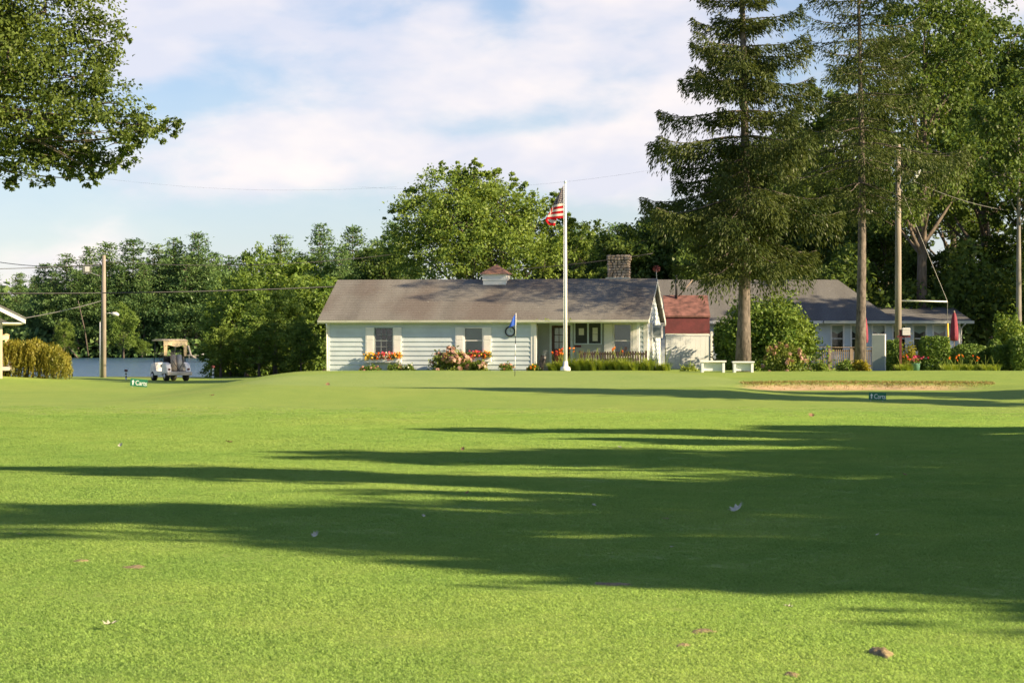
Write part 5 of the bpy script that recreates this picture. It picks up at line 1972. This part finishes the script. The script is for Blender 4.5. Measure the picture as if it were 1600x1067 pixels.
# ------------------------------------------------------------------ golf carts
def golf_cart(label, loc, rz):
    r_ = thing('golf_cart', label, 'golf cart', loc, rz, 'golf carts')
    # y forward, x right
    b = MB()
    b.prism([(-1.15, .34), (-1.12, .62), (-1.0, .78), (-.75, .86), (-.45, .84), (-.40, .40), (-.48, .32)], 0, -.58, -.34)
    b.prism([(-1.15, .34), (-1.12, .62), (-1.0, .78), (-.75, .86), (-.45, .84), (-.40, .40), (-.48, .32)], 0, .34, .58)
    b.build('rear_fender', M['bodywhite'], r_, bevel=.05)
    MB().prism([(.62, .3), (.72, .85), (1.0, .78), (1.2, .5), (1.2, .3)], 0, -.56, .56).build('cowl', M['bodywhite'], r_, bevel=.04)
    MB().box(-.52, .52, -.42, .7, .26, .33).build('floor', M['black'], r_)
    MB().box(-.57, -.5, -.4, .62, .25, .45).box(.5, .57, -.4, .62, .25, .45).build('side_sill', M['bodywhite'], r_, bevel=.02)
    MB().prism([(-1.28, .26), (-1.3, .42), (-1.15, .44), (-1.12, .26)], 0, -.6, .6).build('rear_bumper', M['bumper'], r_, bevel=.03)
    MB().box(-.34, .34, -1.14, -.55, .32, .46).build('bag_well', M['black'], r_)
    MB().box(-.5, .5, -.5, -.02, .62, .76).build('seat', M['black'], r_, bevel=.04)
    MB().box(-.5, .5, -.5, -.4, .78, 1.1).build('seat_back', M['black'], r_, bevel=.04)
    fr_ = MB()
    for s in (-1, 1):
        fr_.tube([(s * .5, -.62, .8), (s * .5, -.6, 1.3), (s * .48, -.5, 1.82)], .022, 6)
        fr_.tube([(s * .5, .82, .8), (s * .49, .62, 1.82)], .02, 6)
    fr_.build('canopy_strut', M['black'], r_, True)
    MB().tube([(-.5, -.64, 1.12), (.5, -.64, 1.12)], .022, 6).build('bag_rail', M['black'], r_, True)
    MB().prism([(-.72, 1.82), (-.74, 1.85), (-.4, 1.91), (.4, 1.92), (.85, 1.87), (.86, 1.83)], 0, -.6, .6).build('canopy', M['cream'], r_, bevel=.02)
    cv = MB()
    # canvas rain curtain gathered at the rear of the canopy
    for xa_, xb_, za_, zb2 in ((-.58, -.36, 1.82, 1.16), (.38, .58, 1.82, 1.14)):
        n_ = 8
        k0 = len(cv.v)
        for i in range(n_ + 1):
            t = i / n_
            xx = xa_ + (xb_ - xa_) * t
            yy = -.7 + .03 * math.sin(t * 18)
            pin_ = (xa_ + xb_) / 2
            cv.v.append((xx, yy, za_))
            cv.v.append((xx * .8 + pin_ * .2, yy + .02, (za_ + zb2) / 2))
            cv.v.append((xx * .6 + pin_ * .4, yy + .03, zb2))
        for i in range(n_):
            a = k0 + i * 3
            cv.f += [(a, a + 3, a + 4, a + 1), (a + 1, a + 4, a + 5, a + 2)]
    k0 = len(cv.v)
    for i in range(17):
        t = i / 16
        xx = -.58 + 1.16 * t
        yy = -.71 + .025 * math.sin(t * 40)
        cv.v += [(xx, yy, 1.83), (xx, yy - .01, 1.60 + .04 * math.sin(t * 9))]
    for i in range(16):
        a = k0 + i * 2
        cv.f.append((a, a + 2, a + 3, a + 1))
    cv.build('rain_curtain', M['cream'], r_, True)
    ws = MB().box(-.5, .5, .66, .68, .88, 1.32).build('windshield', M['glass'], r_)
    MB().tube([(-.25, .6, .85), (-.25, .35, 1.02)], .015, 6).build('steering_column', M['black'], r_, True)
    sw = MB()
    c0 = Vector((-.25, .33, 1.03))
    pts = [(c0.x + .17 * math.cos(a), c0.y + .17 * math.sin(a) * .4, c0.z + .17 * math.sin(a) * .8) for a in np.linspace(0, 6.283, 17)]
    sw.tube(pts, .015, 5, False)
    sw.build('steering_wheel', M['black'], r_, True)
    for xg, mm_ in ((-.16, 'tan'), (.12, 'bumper')):
        g_ = MB().tube([(xg, -.98, .42), (xg, -.9, .8), (xg, -.8, 1.18)], [.13, .135, .13], 10).build('golf_bag', M[mm_], r_, True)
        cl_ = MB()
        for i in range(5):
            a = i * 1.3
            cl_.tube([(xg + .05 * math.cos(a), -.8 + .05 * math.sin(a), 1.15), (xg + .08 * math.cos(a), -.76 + .06 * math.sin(a), 1.34 + .03 * (i % 3))], .012, 5)
            cl_.tube([(xg + .08 * math.cos(a), -.76 + .06 * math.sin(a), 1.34 + .03 * (i % 3)), (xg + .08 * math.cos(a) + .07, -.78, 1.33 + .03 * (i % 3))], .022, 6)
        cl_.build('golf_clubs', M['black'], g_)
    st = MB().tube([(-.3, -1.1, .95), (.0, -1.14, .5), (.05, -1.14, .45)], .014, 5).tube([(.3, -1.1, .95), (.0, -1.14, .5)], .014, 5)
    st.build('bag_strap', M['black'], r_)
    for s in (-1, 1):
        for yw in (-.78, .85):
            w_ = MB().lathe([(.1, -.1), (.2, -.1), (.225, -.07), (.225, .07), (.2, .1), (.1, .1)], 18, (s * .47, yw, .225), 0).build('wheel', M['rubber'], r_, True)
            MB().lathe([(.02, s * .085), (.11, s * .10), (.12, s * .104), (.0, s * .108)], 14, (s * .47, yw, .225), 0).build('rim', M['bodywhite'], w_, True)
    for s in (-1, 1):
        MB().box(s * .46 - .05, s * .46 + .05, -1.165, -1.14, .5, .58).build('tail_light', M['red'], r_)
    return r_


Y = 112.0
x = P(266, 0, Y).x
cart = golf_cart('white golf cart with cream canopy parked alone by the lake', (x, Y, gh(x, Y)), R(28))
x = P(2, 0, 108).x
copy_tree(cart, (x - .55, 108.5, gh(x, 108.5)), R(32), 1.0, 'golf cart half hidden behind the beige building corner', 'golf carts')

# beige building at the left edge
Y = 102.0
x1 = P(3.5, 0, Y).x
bb = thing('beige_shed', 'beige building with white gable trim at the lawn edge', 'building', (x1 - 3 * math.cos(R(13)), Y - 3 * math.sin(R(13)), gh(x1 - 3, Y) - .1), R(13))
zb = bb.location.z
ze = CZ + (HOR - 504) / F * Y - zb
mS = lambda u, n, z: (u, n, z)
MB().box(-3, 3, 0, 8, -.3, ze).build('wall', M['beige'], bb)
clapboards(bb, mS, -3, 2.9, -.1, ze, [], M['beige'], .2)
zp = ze + 3.0 * .5
MB().prism([(-3.3, ze + .002), (3.3, ze + .002), (0, zp + .15)], 1, .0, .1).build('gable', M['beige'], bb)
MB().box(2.9, 3.01, -.06, 0, -.3, ze).build('corner_board', M['beige'], bb)
for s in (-1, 1):
    MB().prism([(s * 3.95, ze - .05), (s * 3.95, ze + .2), (0, zp + .42 + .25), (0, zp + .42)], 1, -.4, -.35).build('rake_board', M['white'], bb)
    MB().prism([(s * 3.97, ze + .13), (s * 3.97, ze + .21), (0, zp + .68), (0, zp + .6)], 1, -.42, 8.3).build('roof', M['roof_grey'], bb)
MB().box(3.0, 3.9, -.35, 8, ze - .05, ze).build('soffit', M['white'], bb)

# weeping golden shrub
rg = np.random.default_rng(41)
Y = 108.5
x = P(58, 0, Y).x
zb = gh(x, Y)
wp = thing('weeping_shrub', 'weeping golden green shrub trailing beside the beige building', 'shrub', (x, Y, zb))
Cs, Ds = [], []
sb = MB()
for i in range(560):
    px = rg.uniform(8, 106)
    arch = 530 + 3 * math.sin(px * .2) + max(0, (px - 55)) ** 1.5 * .045
    xx = P(px, 0, Y).x - x
    yy = rg.uniform(-.9, .9)
    zt2 = CZ + (HOR - arch) / F * Y - zb + rg.uniform(-.25, .05) - abs(yy) * .25
    ln = rg.uniform(.4, 1.0) * (zt2 + .1)
    n_ = int(ln / .05) + 3
    s = np.linspace(0, 1, n_)
    c = np.stack([xx + .12 * s ** 2 * np.sign(px - 50) + rg.normal(size=n_) * .03, yy - .1 * s + rg.normal(size=n_) * .03, zt2 - ln * s], -1)
    Cs.append(c)
    Ds.append(np.stack([rg.normal(size=n_) * .4, rg.normal(size=n_) * .4, -np.ones(n_)], -1))
C = np.concatenate(Cs)
D = np.concatenate(Ds)
n = len(C)
join_leaf('foliage', [(C, D, rg.normal(size=(n, 3)), .12 * rg.uniform(.6, 1.4, n))], M['golden'], wp, .4)
for i in range(6):
    sb.tube([(-.8 + i * .3, 0, -.1), (-.9 + i * .36, 0, .9), (-1.2 + i * .5, 0, 1.35)], [.05, .035, .015], 5, False)
sb.build('stem', M['bark'], wp)

# striped stakes
for px, pyt, Y, lab in ((197, 577, 113, 'red topped white striped stake between pole and cart'), (333, 571, 118, 'red topped white striped stake before the lakeside bushes')):
    x = P(px, 0, Y).x
    zb = gh(x, Y)
    sk = thing('marker_stake', lab, 'stake', (x, Y, zb), 0, 'striped marker stakes')
    h = CZ + (HOR - pyt) / F * Y - zb
    seg = [('white', 0, .2), ('black', .2, .32), ('white', .32, .5), ('black', .5, .6), ('white', .6, .78)]
    for mm_, a, b2 in seg:
        MB().tube([(0, 0, a * h - (.1 if a == 0 else 0)), (0, 0, b2 * h)], .045, 8).build('band', M[mm_], sk)
    MB().lathe([(.05, .78 * h), (.085, .82 * h), (.085, .95 * h), (.02, h)], 10).build('cap', M['red'], sk)

# jetty on the far shore
jt = thing('jetty', 'small pale jetty on the far shore of the lake', 'jetty', (P(311, 0, 560).x, 560, -.35))
MB().box(-2.6, 2.6, -.8, .8, .55, .7).build('deck', M['bark_pale'], jt)
for i in range(4):
    MB().tube([(-2.2 + i * 1.45, -.7, -1), (-2.2 + i * 1.45, -.7, .9)], .1, 6).build('pile', M['bark_pale'], jt)
MB().box(.6, 1.2, -.3, .3, .7, 1.3).build('locker', M['white'], jt)
tk = tag(MB().tube([P(294, 540, 575), P(298, 555, 575), P(306, 560, 575)], [.25, .3, .3], 6).build('dead_tree', M['bark_pale'], None, True), 'pale leaning dead trunk at the far waterline by the jetty', 'tree trunk')
for a_, b2, lab in (((97, 530), (122, 560), 'pale bare leaning trunk at the far waterline left of the pole'), ((122, 470), (138, 556), 'tall pale bare trunk among the far pines')):
    pa, pb = P(*a_, 580), P(*b_, 580) if isinstance(b_, tuple) else P(*b2, 580)
    tag(MB().tube([pa, pa.lerp(pb, .5) + Vector((.4, 0, -.5)), pb], [.1, .14, .2], 6).build('dead_tree', M['bark'], None, True), lab, 'tree trunk')


# ------------------------------------------------------------------ carts signs
def cart_sign(px, py, wpx, label, rz, tilt, base_py):
    Y = min(np.arange(60, 112, .1), key=lambda y: abs(HOR + (CZ - gh((px - 800) / F * y, y)) / y * F - base_py) + (0 if y > 70 else 9))
    x = P(px, 0, Y).x
    zb = gh(x, Y)
    s = thing('direction_sign', label, 'sign', (x, Y, zb), rz, 'carts signs')
    w = wpx / F * Y
    h = w * .44
    zc_ = CZ + (HOR - py) / F * Y - zb
    ct, st_ = math.cos(tilt), math.sin(tilt)
    Mx = lambda a, b, c: (a * ct - c * st_, b, zc_ + a * st_ + c * ct)
    MB().box(-w / 2, w / 2, -.006, .006, -h / 2, h / 2, Mx).build('panel', M['green_sign'], s)
    MB().tube([Mx(-w * .38, 0.012, -h * .1), (-w * .38, .012, -.1)], .008, 5).build('stake', M['steel'], s)
    MB().tube([Mx(w * .3, 0.012, -h * .1), (w * .3, .012, -.1)], .008, 5).build('stake', M['steel'], s)
    cu_ = bpy.data.curves.new('txt', 'FONT')
    cu_.body = 'Carts'
    cu_.size = h * .95
    cu_.extrude = .001
    cu_.offset = h * .004
    cu_.align_x = 'LEFT'
    to = bpy.data.objects.new('lettering_tmp', cu_)
    COL.objects.link(to)
    dg = bpy.context.evaluated_depsgraph_get()
    me = bpy.data.meshes.new_from_object(to.evaluated_get(dg))
    bpy.data.objects.remove(to)
    co = np.zeros(len(me.vertices) * 3, np.float32)
    me.vertices.foreach_get('co', co)
    co = co.reshape(-1, 3)
    sc_ = (w * .66) / max(1e-6, co[:, 0].max() - co[:, 0].min())
    sc_z = h * .62 / max(1e-6, co[:, 1].max() - co[:, 1].min())
    o3 = np.zeros_like(co)
    for i, (a, b, c) in enumerate(co):
        o3[i] = Mx(-w * .19 + (a - co[:, 0].min()) * sc_, -.0075 - c * .5, -h * .32 + (b - co[:, 1].min()) * sc_z)
    me.vertices.foreach_set('co', o3.ravel())
    me.materials.clear()
    link('lettering', me, M['signwhite'], s)
    # up-left arrow: head and stem
    ar = MB()
    a0 = -w * .34
    pts2 = [(0, .36), (-.26, .05), (-.1, .05), (-.1, -.34), (.1, -.34), (.1, .05), (.26, .05)]
    poly = [(a0 + p_[0] * h * .75, p_[1] * h) for p_ in pts2]
    ar.add([Mx(p_[0], -.0095, p_[1]) for p_ in poly] + [Mx(p_[0], -.0065, p_[1]) for p_ in poly],
           [tuple(range(7)), tuple(range(7, 14))[::-1]] + [(i, (i + 1) % 7, 7 + (i + 1) % 7, 7 + i) for i in range(7)])
    ar.build('arrow', M['signwhite'], s)


cart_sign(217, 598, 26.5, 'small green tilted Carts sign with white arrow before the parked cart', R(4), R(-5), 605.5)
cart_sign(1371, 619, 27, 'small green Carts sign with white arrow in the shade below the bunker', R(-3), R(-2), 627)

# dry grass lip above the bunker
rg = np.random.default_rng(61)
n = 4200
xs = rg.uniform(8.0, 16.8, n)
wob = .5 * np.sin(xs * .9) + .25 * np.sin(xs * 2.3 + 1)
ys = 85.15 - wob * .5 + rg.normal(size=n) * .38
zs = ground_h(xs, ys) + .02
join_leaf('dry_grass', [(np.stack([xs, ys, zs], -1), np.stack([rg.normal(size=n) * .5, -.5 + rg.normal(size=n) * .4, np.ones(n) * .7], -1), rg.normal(size=(n, 3)), .11 * rg.uniform(.6, 1.5, n))], M['dry'], None, .16)
tag(bpy.data.objects['dry_grass'], 'strip of dry brown grass along the bunker lip', 'grass', kind='stuff')

# ------------------------------------------------------------------ soil patches and fallen leaves on the lawn
def lawn_pt(px, py):
    Y = CZ * F / (py - HOR)
    for _ in range(6):
        x = (px - 800) / F * Y
        Y = (CZ - gh(x, Y) - .02) * F / (py - HOR)
    return (px - 800) / F * Y, Y


SOIL = []
for i, (px, py, wpx, hpx, bump_, lab) in enumerate(((1377, 1016, 36, 14, .055, 'brown crumbly soil mound on the near lawn'), (1098, 981, 46, 9, .012, 'flat tan bare soil patch on the near lawn'),
                                                   (1068, 1002, 26, 6, .008, 'small tan bare spot next to the larger soil patch'), (1236, 1048, 28, 8, .012, 'small bare soil scrape below the soil mound'),
                                                   (210, 882, 44, 5, .008, 'thin tan bare strip in the sunlit grass left of the shadow'), (125, 872, 26, 4, .006, 'faint bare spot beside the thin tan strip'),
                                                   (955, 908, 60, 6, .006, 'long faint bare strip at the shadow edge'), (1040, 807, 20, 3, .006, 'faint brown bare spot inside the tree shadow'))):
    x, Y = lawn_pt(px, py)
    sw, sh_ = wpx / F * Y / 2, hpx / (py - HOR) * Y / 2
    sh_ = max(sh_, .05)
    SOIL.append((x, Y, sw, sh_))
    q = MB()
    rr_ = np.random.default_rng(800 + i)
    ph = rr_.uniform(0, 6, 4)
    rings, ns = 5, 22
    z0 = gh(x, Y)
    q.v.append((0, 0, bump_ * .5 + .006))
    for k in range(1, rings + 1):
        t = k / rings
        for j in range(ns):
            a = 2 * math.pi * j / ns
            e = 1 + .18 * math.sin(2 * a + ph[0]) + .14 * math.sin(3 * a + ph[1]) + .1 * math.sin(5 * a + ph[2])
            xx, yy = math.cos(a) * sw * t * e, math.sin(a) * sh_ * t * e
            q.v.append((xx, yy, gh(x + xx, Y + yy) - z0 + .006 * (1 - t) + bump_ * .5 * (1 - t * t) * (1 + .5 * mnoise.noise(Vector((xx * 30, yy * 30, i)))) - .01 * (k == rings) + rr_.uniform(-.004, .006)))
    for j in range(ns):
        q.f.append((0, 1 + j, 1 + (j + 1) % ns))
    for k in range(rings - 1):
        for j in range(ns):
            a = 1 + k * ns + j
            b2 = 1 + k * ns + (j + 1) % ns
            q.f.append((a, a + ns, b2 + ns, b2))
    o = q.build('soil_patch', M['soil'], None, True)
    o.location = (x, Y, z0)
    tag(o, lab, 'soil', 'bare soil patches on the lawn')

leaf_shape = [(0, -.5), (.06, -.3), (.3, -.34), (.2, -.16), (.46, -.05), (.24, .06), (.36, .3), (.12, .24), (0, .5), (-.12, .24), (-.36, .3), (-.24, .06), (-.46, -.05), (-.2, -.16), (-.3, -.34), (-.06, -.3)]
LV = [(172, 979, 30, 'leaf_grey', 'pale curled dry leaf on the sunlit near lawn'), (662, 808, 8, 'leaf_grey', 'tiny pale leaf inside the edge of the tree shadow'), (1150, 798, 28, 'leaf_grey', 'large pale leaf lying in the middle of the tree shadow'),
      (492, 838, 15, 'leaf_grey', 'flat pale leaf at the lower left shadow edge'), (30, 837, 11, 'leaf_grey', 'upright pale leaf in the sunlit grass at the left'), (1232, 951, 18, 'leaf_grey', 'pale leaf on sunlit grass just below the shadow'),
      (1370, 838, 9, 'leaf_grey', 'small pale leaf in the right part of the shadow'), (968, 700, 9, 'leaf_grey', 'small pale leaf below the lit strip in the shade'), (358, 692, 14, 'leaf_brown', 'brown leaf at the upper shadow edge'),
      (512, 621, 18, 'leaf_brown', 'brown leaf on the far sunlit fairway before the house'), (332, 627, 12, 'leaf_brown', 'brown leaf on the far fairway near the carts sign'), (1268, 650, 12, 'leaf_brown', 'brown leaf on the lit fairway below the bunker'),
      (1413, 743, 10, 'leaf_brown', 'dark leaf standing in the shade at the right'), (730, 772, 9, 'leaf_brown', 'small dark leaf in the middle shadow band'), (188, 697, 10, 'leaf_grey', 'small pale leaf above the left shadow tip'), (723, 703, 9, 'leaf_brown', 'tiny brown leaf on the upper shadow band'),
      (928, 791, 9, 'leaf_grey', 'small pale leaf left of the large shaded leaf'), (1050, 857, 9, 'leaf_grey', 'small pale leaf low in the tree shadow')]
for i, (px, py, wpx, mm_, lab) in enumerate(LV):
    x, Y = lawn_pt(px, py)
    sz = min(wpx / F * Y * 1.05, .2)
    rr_ = random.Random(900 + i)
    q = MB()
    a = rr_.uniform(0, 6.28)
    ca_, sa_ = math.cos(a), math.sin(a)

    def pt_(u, v_, up):
        curl = 1.2 * u * u + .6 * v_ * v_ * rr_.uniform(.7, 1.3) + .3 * u
        return ((u * ca_ - v_ * sa_) * sz, (u * sa_ + v_ * ca_) * sz, curl * sz + .012 * sz * up)
    ring1 = [pt_(u, v_, 0) for u, v_ in leaf_shape]
    ring2 = [pt_(u * .5, v_ * .5, 1) for u, v_ in leaf_shape]
    nL = len(leaf_shape)
    q.add(ring1 + ring2 + [(0, 0, 0.0)], [(k, (k + 1) % nL, nL + (k + 1) % nL, nL + k) for k in range(nL)] + [(nL + k, nL + (k + 1) % nL, 2 * nL) for k in range(nL)])
    o = q.build('fallen_leaf', M[mm_], None)
    o.location = (x, Y, gh(x, Y) + .035)
    o.rotation_euler = (rr_.uniform(.1, .6), rr_.uniform(-.3, .3), 0)
    tag(o, lab, 'leaf', 'fallen leaves on the lawn')

# ------------------------------------------------------------------ grass blades on the near lawn (instanced tufts)
m = bpy.data.materials.new('grass_blade')
N = Nodes(m)
gc = grass_color(N)
ge = N.n('ShaderNodeNewGeometry')
isl = N.ramp(ge.outputs['Random Per Island'], [(0, (.92, .95, .9)), (.8, (1.04, 1.04, 1.04)), (.97, (1.15, 1.1, 1.1)), (1, (1.3, 1.15, 1.3))])
gc = N.mix(1, gc, isl, 'MULTIPLY')
gc = N.mix(1, gc, (2.36, 2.25, 2.95), 'MULTIPLY')
d = N.n('ShaderNodeBsdfDiffuse')
t = N.n('ShaderNodeBsdfTranslucent')
N.l(gc, d.inputs[0])
N.l(N.mix(1, gc, (1.1, 1.12, .8), 'MULTIPLY'), t.inputs[0])
ms = N.n('ShaderNodeMixShader')
ms.inputs[0].default_value = .42
N.l(d.outputs[0], ms.inputs[1])
N.l(t.outputs[0], ms.inputs[2])
N.l(ms.outputs[0], N.out.inputs[0])
M['blade'] = m


def tuft(seed, n, rad, h):
    rng = np.random.default_rng(seed)
    a = rng.uniform(0, 6.283, n)
    r_ = rad * np.sqrt(rng.uniform(0, 1, n))
    b0 = np.stack([r_ * np.cos(a), r_ * np.sin(a), np.full(n, -.006)], -1)
    la = rng.uniform(0, 6.283, n)
    lean = np.stack([np.cos(la), np.sin(la), np.zeros(n)], -1)
    hh = h * rng.uniform(.5, 1.25, n)
    sp = hh * rng.uniform(.3, 1.4, n)
    side = np.stack([-np.sin(la), np.cos(la), np.zeros(n)], -1) * (.0011 * rng.uniform(.8, 1.5, n))[:, None]
    mid = b0 + lean * (sp * .35)[:, None] + np.array([0, 0, 1]) * (hh * .62)[:, None]
    tip = b0 + lean * sp[:, None] + np.array([0, 0, 1]) * hh[:, None]
    V = np.stack([b0 - side, b0 + side, mid + side * .8, tip, mid - side * .8], 1).reshape(-1, 3)
    Fq = np.arange(5 * n).reshape(n, 5)
    me = np_mesh('grass_tuft', V, Fq)
    me.materials.append(M['blade'])
    o = bpy.data.objects.new('grass_tuft', me)
    return o


def grass_field(name, label, seed, y0, y1, density, tuft_o, smin, smax):
    rng = np.random.default_rng(seed)
    hw = lambda y: y * .2105 + 2.5
    ax, ay = np.meshgrid(np.arange(-hw(y1), hw(y1), density), np.arange(y0, y1, density))
    n = ax.size
    xs = ax.ravel() + rng.uniform(-.4, .4, n) * density
    ys = ay.ravel() + rng.uniform(-.4, .4, n) * density
    keep = (np.abs(xs) < hw(ys)) & (rng.uniform(0, 1, n) < 1 - S(50, 71, ys))
    for sx_c, sy_c, sw, sh_ in SOIL:
        keep &= ((xs - sx_c) / (sw * .85)) ** 2 + ((ys - sy_c) / (sh_ * .85)) ** 2 > 1
    xs, ys = xs[keep], ys[keep]
    V = np.stack([xs, ys, ground_h(xs, ys)], -1).astype(np.float32)
    me = bpy.data.meshes.new(name)
    me.vertices.add(len(V))
    me.vertices.foreach_set('co', V.ravel())
    at = me.attributes.new('rotz', 'FLOAT', 'POINT')
    at.data.foreach_set('value', rng.uniform(0, 6.283, len(V)).astype(np.float32))
    at = me.attributes.new('sc', 'FLOAT', 'POINT')
    patch = 1.05 + .16 * np.sin(xs * 1.7 + ys * .6) * np.sin(ys * 1.1 + 2) + .2 * np.sin(xs * 4.1 + 1) * np.sin(ys * 3.3)
    at.data.foreach_set('value', (rng.uniform(smin, smax, len(V)) * patch).astype(np.float32))
    o = bpy.data.objects.new(name, me)
    COL.objects.link(o)
    ng = bpy.data.node_groups.new(name + '_nodes', 'GeometryNodeTree')
    ng.interface.new_socket('Geometry', in_out='INPUT', socket_type='NodeSocketGeometry')
    ng.interface.new_socket('Geometry', in_out='OUTPUT', socket_type='NodeSocketGeometry')
    gi = ng.nodes.new('NodeGroupInput')
    go = ng.nodes.new('NodeGroupOutput')
    m2p = ng.nodes.new('GeometryNodeMeshToPoints')
    iop = ng.nodes.new('GeometryNodeInstanceOnPoints')
    oi = ng.nodes.new('GeometryNodeObjectInfo')
    oi.inputs['Object'].default_value = tuft_o
    ra = ng.nodes.new('GeometryNodeInputNamedAttribute')
    ra.data_type = 'FLOAT'
    ra.inputs['Name'].default_value = 'rotz'
    sa = ng.nodes.new('GeometryNodeInputNamedAttribute')
    sa.data_type = 'FLOAT'
    sa.inputs['Name'].default_value = 'sc'
    cx_ = ng.nodes.new('ShaderNodeCombineXYZ')
    ng.links.new(ra.outputs[0], cx_.inputs[2])
    ng.links.new(gi.outputs[0], m2p.inputs[0])
    ng.links.new(m2p.outputs[0], iop.inputs['Points'])
    ng.links.new(oi.outputs['Geometry'], iop.inputs['Instance'])
    ng.links.new(cx_.outputs[0], iop.inputs['Rotation'])
    ng.links.new(sa.outputs[0], iop.inputs['Scale'])
    ng.links.new(iop.outputs[0], go.inputs[0])
    md = o.modifiers.new('tufts', 'NODES')
    md.node_group = ng
    tag(o, label, 'grass', kind='stuff')
    return o


t1 = tuft(1, 230, .115, .0145)
t2 = tuft(2, 230, .15, .016)
grass_field('grass', 'short mown grass blades of the near lawn', 21, 9.5, 22, .125, t1, .85, 1.15)
grass_field('grass', 'short mown grass blades of the shaded middle lawn', 22, 22, 40, .16, t2, .85, 1.2)
grass_field('grass', 'short mown grass blades of the farther fairway', 23, 40, 71, .21, t2, 1.1, 1.5)
